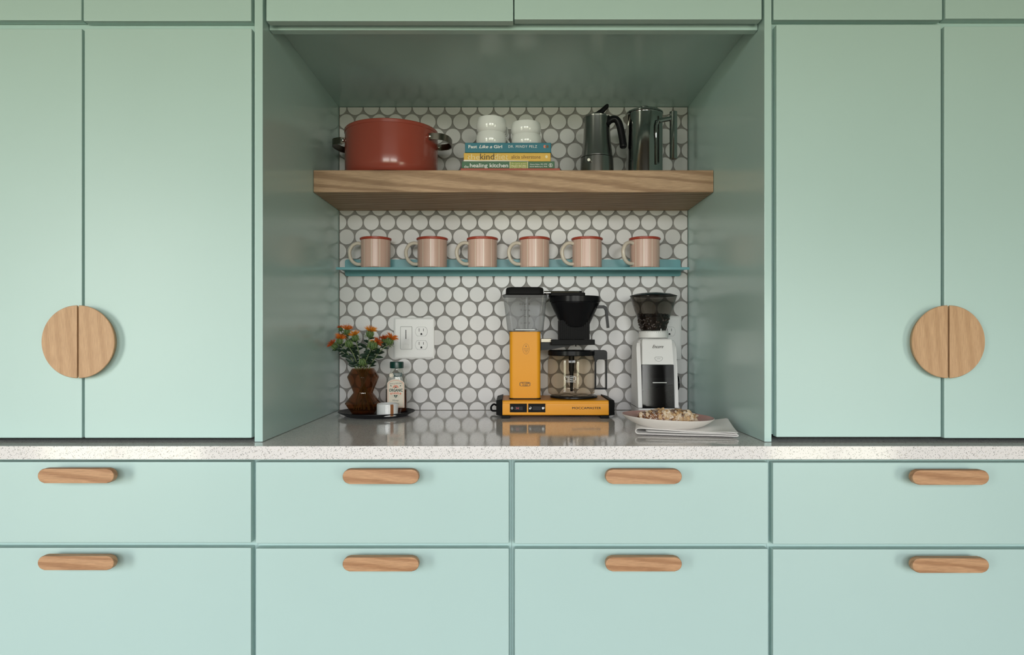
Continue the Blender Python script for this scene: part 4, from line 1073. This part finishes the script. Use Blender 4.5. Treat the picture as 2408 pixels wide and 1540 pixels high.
# upper front panel
zb1, zt1 = Z(857, 1.845), Z(797.5, 1.862)
pw = .0415
rings = [[(gx-pw-.001, Y(1.843), zb1), (gx+pw+.001, Y(1.843), zb1), (gx+pw+.001, Y(1.875), zb1), (gx-pw-.001, Y(1.875), zb1)],
         [(gx-pw+.001, Y(1.855), zt1-.004), (gx+pw-.001, Y(1.855), zt1-.004), (gx+pw-.001, Y(1.885), zt1-.004), (gx-pw+.001, Y(1.885), zt1-.004)],
         [(gx-pw+.003, Y(1.858), zt1), (gx+pw-.003, Y(1.858), zt1), (gx+pw-.003, Y(1.885), zt1), (gx-pw+.003, Y(1.885), zt1)]]
fp = obj('front_panel', loft(BM(), rings), M['white2'], t, smooth=30)
def on_panel(py): return 1.8425+(857-py)/60*.0135-.0012
dp_ = on_panel(808)-.001
text('Encore', 1534, 1560, 811, 818.5, on_panel(818), M['ink_dark'], fp, shear=.45, off=.004)
ring_line(1549, 841, 9.6, 9, .6, on_panel(850), M['white_gap'], fp, 'pulse_button', 18, 0, PI)
flat_poly([(1539.4, 841), (1541.5, 839), (1556.5, 839), (1558.6, 841), (1558, 841.3), (1556, 839.6), (1542, 839.6), (1540, 841.3)], on_panel(850), M['white_gap'], fp, 'pulse_button')
flat_poly([(1545, 843), (1553, 843), (1553, 843.7), (1545, 843.7)], on_panel(850), M['white_gap'], fp, 'pulse_button')
# bin
zb2, zt2_ = .9236, zb1-.0012
bmn = BM()
rings = [[(gx-pw-.002, Y(1.835), zb2), (gx+pw+.002, Y(1.835), zb2), (gx+pw+.002, Y(1.848), zb2), (gx-pw-.002, Y(1.848), zb2)],
         [(gx-pw-.001, Y(1.8425), zt2_), (gx+pw+.001, Y(1.8425), zt2_), (gx+pw+.001, Y(1.861), zt2_), (gx-pw-.001, Y(1.861), zt2_)]]
bn = obj('grounds_bin', loft(bmn, rings), M['bin'], t, smooth=0)
rings = [[(gx-pw, Y(1.8385), zb2+.002), (gx+pw, Y(1.8385), zb2+.002), (gx+pw, Y(1.846), zb2+.002), (gx-pw, Y(1.846), zb2+.002)],
         [(gx-pw+.001, Y(1.8405), zb2+.046), (gx+pw-.001, Y(1.8412), zb2+.062), (gx+pw-.001, Y(1.852), zb2+.062), (gx-pw+.001, Y(1.852), zb2+.046)]]
obj('coffee_grounds', loft(BM(), rings), M['grounds'], bn, smooth=0)
obj('bin_recess', box(BM(), gx-pw+.0005, gx+pw-.0005, Y(1.8615), Y(1.866), zb2+.03, zt2_), M['dark_matte'], t, smooth=0)
flat_poly([(1535, 898.9), (1568, 898.9), (1568, 900.5), (1535, 900.5)], 1.8375, M['ink_white'], bn, 'fill_line')
# collar and hopper
hc2 = (X(1536.5, 1.90), Y(1.90))
G0 = Z(790, 1.86)
obj('collar', lathe(BM(), [(.040, 1.1125), (.0405, G0+.001), (.0405, Z(779, 1.86)), (.039, Z(778, 1.86)), (.030, Z(777.5, 1.86)), (0, Z(777.5, 1.86))], hc2, 56), M['white2'], t)
bm = BM()
for k in range(17):
    a = -PI/2+(k-8)*.145; rr = .0408; h = .0022 if k % 4 == 0 else .0014
    p = [(hc2[0]+rr*math.cos(a+s*.010), hc2[1]+rr*math.sin(a+s*.010)) for s in (-1, 1)]; z1 = Z(780.3, 1.86)
    bm.faces.new([bm.verts.new(q) for q in ((*p[0], z1-h), (*p[1], z1-h), (*p[1], z1), (*p[0], z1))])
obj('grind_scale', bm, M['ink_dark'], t, smooth=0)
hz0 = Z(777, 1.862); hz1 = Z(697.5, 1.90)
hp_ = [(.0352, hz0), (.0355, hz0+.004), (.0425, hz0+.030), (.0535, hz0+.060), (.0610, hz1-.010), (.0636, hz1-.002), (.0638, hz1)]
obj('hopper', lathe(BM(), hp_, hc2, 64), M['smoke'], t)
flat_poly([(1553.5, 773), (1555, 773), (1555, 780), (1553.5, 780)], 1.862, M['ink_white'], t, 'hopper_mark')
obj('hopper_lid', lathe(BM(), [(0, hz1+.0004), (.0640, hz1+.0004), (.0652, hz1+.0012), (.0648, hz1+.0024), (.048, hz1+.0078), (.022, hz1+.0110), (0, hz1+.0116)], hc2, 64), M['dark'], t)
obj('dial', tube(BM(), [(gx+hw-.002, Y(1.885), Z(900, 1.885)), (gx+hw+.010, Y(1.885), Z(900, 1.885))], .021, 26), M['dark'], t)
# beans
bm = BM(); r2 = random.Random(11)
lathe(bm, [(0, hz0+.0015), (.0335, hz0+.0015), (.0345, hz0+.005), (.0410, hz0+.030), (.0440, hz0+.038), (.030, hz0+.041), (0, hz0+.042)], hc2, 40)
for k in range(330):
    u = r2.random(); a = r2.uniform(0, 2*PI)
    if u < .45: z = hz0+.005+.034*r2.random(); rad = .0330+(.0425-.0345)*min(1, (z-hz0-.004)/.03)+.0012
    else: rad = .041*math.sqrt(r2.random()); z = hz0+.0415+.002*r2.random()
    ellipsoid(bm, Vector((hc2[0]+rad*math.cos(a), hc2[1]+rad*math.sin(a), z)), .0046, .0032, .0024, 8, 5, Euler((r2.random()*6, r2.random()*6, r2.random()*6)).to_matrix())
o = obj('coffee_beans', bm, M['beans'], None, (*hc2, hz0+.001), kind='stuff')
tag(o, 'dark roasted coffee beans filling the lower half of the smoky hopper', 'coffee beans')

# ------------------------------------------------------------------ napkin, plate, almond croissant
t = None
prof = []   # folded cross-section: (u along x, z), from the open right end round the left fold and back
def layer(u): return u
# corner points on the worktop: left/right front, left/right back
FLc, FRc = Vector((X(1494, 1.478), Y(1.478), 0)), Vector((X(1738, 1.440), Y(1.440), 0))
BLc, BRc = Vector((.300, Y(1.650), 0)), Vector((.4985, Y(1.580), 0))
sec = []    # (u, z, top layer?) - inner layer, turn at the right edge, bottom layer, rolled left fold, top layer
for k in range(11): sec.append((.10+.88*k/10, .0084-.0022*k/10, 0))
sec += [(.990, .0056, 0), (.994, .0043, 0), (.990, .0029, 0)]
for k in range(13): sec.append((.985-.925*k/12, .0022, 0))
for k in range(1, 10):
    a = PI/2+PI*k/10; sec.append((.040+.040*math.cos(a), .0022+.0062*(1-math.sin(a)), 0))
for k in range(14): u = .06+.94*k/13; sec.append((u, .0146-.0056*min(1, (u-.06)*1.6), 1))
bm = BM(); grid = []; NV = 10
for j in range(NV+1):
    v = j/NV; row = []
    for i, (u, z, top) in enumerate(sec):
        p = FLc.lerp(FRc, u).lerp(BLc.lerp(BRc, u), v)
        lift = .016*max(0, u-.55)/.45*v**1.5
        wv = (.0013*math.sin(9*u+3.5*v)+.0009*math.sin(23*u-9*v))*(1 if top else .3)*min(1, max(0, u-.3)*3)
        zz = .9016+z+(lift if top else lift*.8)+(max(0, wv) if top else 0)
        p = Vector((p.x, p.y+.0015*math.sin(11*u)*(1-v), zz)); row.append(bm.verts.new(p))
    grid.append(row)
for a, b in zip(grid, grid[1:]):
    for i in range(len(sec)-1): bm.faces.new((a[i], a[i+1], b[i+1], b[i]))
o = obj('napkin', bm, M['linen'], None, (.38, Y(1.5), .9), smooth=180)
sm = o.modifiers.new('thickness', 'SOLIDIFY'); sm.thickness = .0022; sm.offset = 0
ss = o.modifiers.new('soft', 'SUBSURF'); ss.levels = 1; ss.render_levels = 2
tag(o, 'folded white linen napkin under the pastry plate', 'napkin')

d = 1.535; pc = Vector((X(1569, d), Y(d), .9122))
t = thing('plate', 'shallow cream plate with pink inside, holding the pastry', 'plate', pc)
R = .1019; H = .0250
ob = [(0, .0010), (.042, .0010), (.046, 0), (.051, 0), (.062, .0018), (.080, .0085), (.093, .0165), (R-.001, H-.002), (R, H-.0004), (R-.0010, H+.0004)]
ib = [(R-.0010, H+.0005), (R-.0026, H-.0006), (.090, .0182), (.075, .0105), (.058, .0058), (0, .0048)]
obj('dish', lathe(BM(), [(r, pc.z+z) for r, z in ob], pc, 80), M['plate_out'], t, smooth=50)
obj('inner_glaze', lathe(BM(), [(r, pc.z+z) for r, z in ib], pc, 80), M['plate_in'], t, smooth=50)
t.rotation_euler = (0, math.radians(2.2), 0)

# croissant: curved body of swelling segments
cx0, cx1 = .2795, .4140
t = thing('almond_croissant', 'almond croissant dusted with sugar, lying on the pink plate', 'pastry', (.3470, Y(1.530), .9155))
def cbody(u, a):
    """point on the crust, u along 0..1, a round the section"""
    x = cx0+(cx1-cx0)*u; yc = Y(1.515)+.030*(2*u-1)**2
    env = max(0.0, 1-abs(2*u-1)**2.6)**.55
    seg = 1+.07*math.cos(2*PI*(u*5.0)+.4)
    ry = .0335*env*seg; rz = .0184*env*seg*(1.05 if u > .3 else .98)
    zc = .9185+rz*.80+.0105*abs(2*u-1)**2.5-.003*u
    w_ = 1+.05*math.sin(5*a+9*u)+.03*math.sin(17*u+3*a)
    return Vector((x+.006*math.sin(a)*math.cos(2*PI*u*5), yc+ry*math.cos(a)*w_, zc+rz*math.sin(a)*w_-.003*u))
bm = BM(); rings = []
NU, NA = 44, 24
for i in range(NU+1):
    u = .004+.992*i/NU; rings.append([cbody(u, 2*PI*k/NA) for k in range(NA)])
loft(bm, rings)
obj('crust', bm, M['crust'], t, smooth=60)
rn = random.Random(5)
almond_me = []
for m_, nm in ((M['almond'], 'almond'), (M['almond2'], 'sugared')):
    for k in range(2):
        bm = BM(); n = 9
        A = [bm.verts.new((.0078*math.cos(2*PI*i/n)*(1+.22*math.cos(2*PI*i/n)), .0052*math.sin(2*PI*i/n), .0005+.0009*math.cos(2*PI*i/n)**2*(1 if k else -1))) for i in range(n)]
        B = [bm.verts.new((v.co.x*.97, v.co.y*.97, v.co.z-.0005)) for v in A]
        bm.faces.new(A); bm.faces.new(B[::-1])
        for i in range(n): bm.faces.new((A[i], B[i], B[(i+1) % n], A[(i+1) % n]))
        me = bpy.data.meshes.new('almond_flake'); bm.to_mesh(me); bm.free(); me.materials.append(m_); almond_me.append(me)
org = Vector((.3470, Y(1.530), .9155))
for k in range(150):
    u = rn.uniform(.33, .96) if k < 140 else rn.uniform(.06, .25); a = rn.gauss(PI*1.35, .6) if rn.random() < .7 else rn.uniform(.2, PI)
    a = a % (2*PI)
    if PI*1.02 < a: a = -(a-2*PI) if a > 1.75*PI else a
    # keep to the upper and camera-facing side
    a = rn.uniform(.15, 1.22)*PI
    p = cbody(u, a); c0 = cbody(u, a+PI); nrm = (p-(p+c0)/2).normalized()
    nrm = (nrm+Vector((rn.uniform(-.25, .25), rn.uniform(-.25, .25), rn.uniform(-.1, .25)))).normalized()
    o = bpy.data.objects.new('almond_flake', almond_me[rn.choice((0, 1, 2, 2, 3, 3))]); COL.objects.link(o); o.parent = t
    o.location = p-org+nrm*.0007; q = nrm.to_track_quat('Z', 'Y'); o.rotation_mode = 'QUATERNION'
    o.rotation_quaternion = q @ Euler((0, 0, rn.uniform(0, 6.28))).to_quaternion()
    s = rn.uniform(.75, 1.2); o.scale = (s, s, s)
bm = BM()
for k in range(420):
    u = rn.uniform(.04, .97); a = rn.uniform(.2, 1.1)*PI; p = cbody(u, a); c0 = cbody(u, a+PI); nrm = (p-(p+c0)/2).normalized()
    s = rn.uniform(.0003, .0008); q = nrm.to_track_quat('Z', 'Y').to_matrix().to_4x4()
    bmesh.ops.create_icosphere(bm, subdivisions=1, radius=1, matrix=Matrix.Translation(p+nrm*.0006) @ q @ Matrix.Diagonal((s*1.4, s, s*.4, 1)))
obj('sugar_dust', bm, M['sugar'], t, kind='stuff')
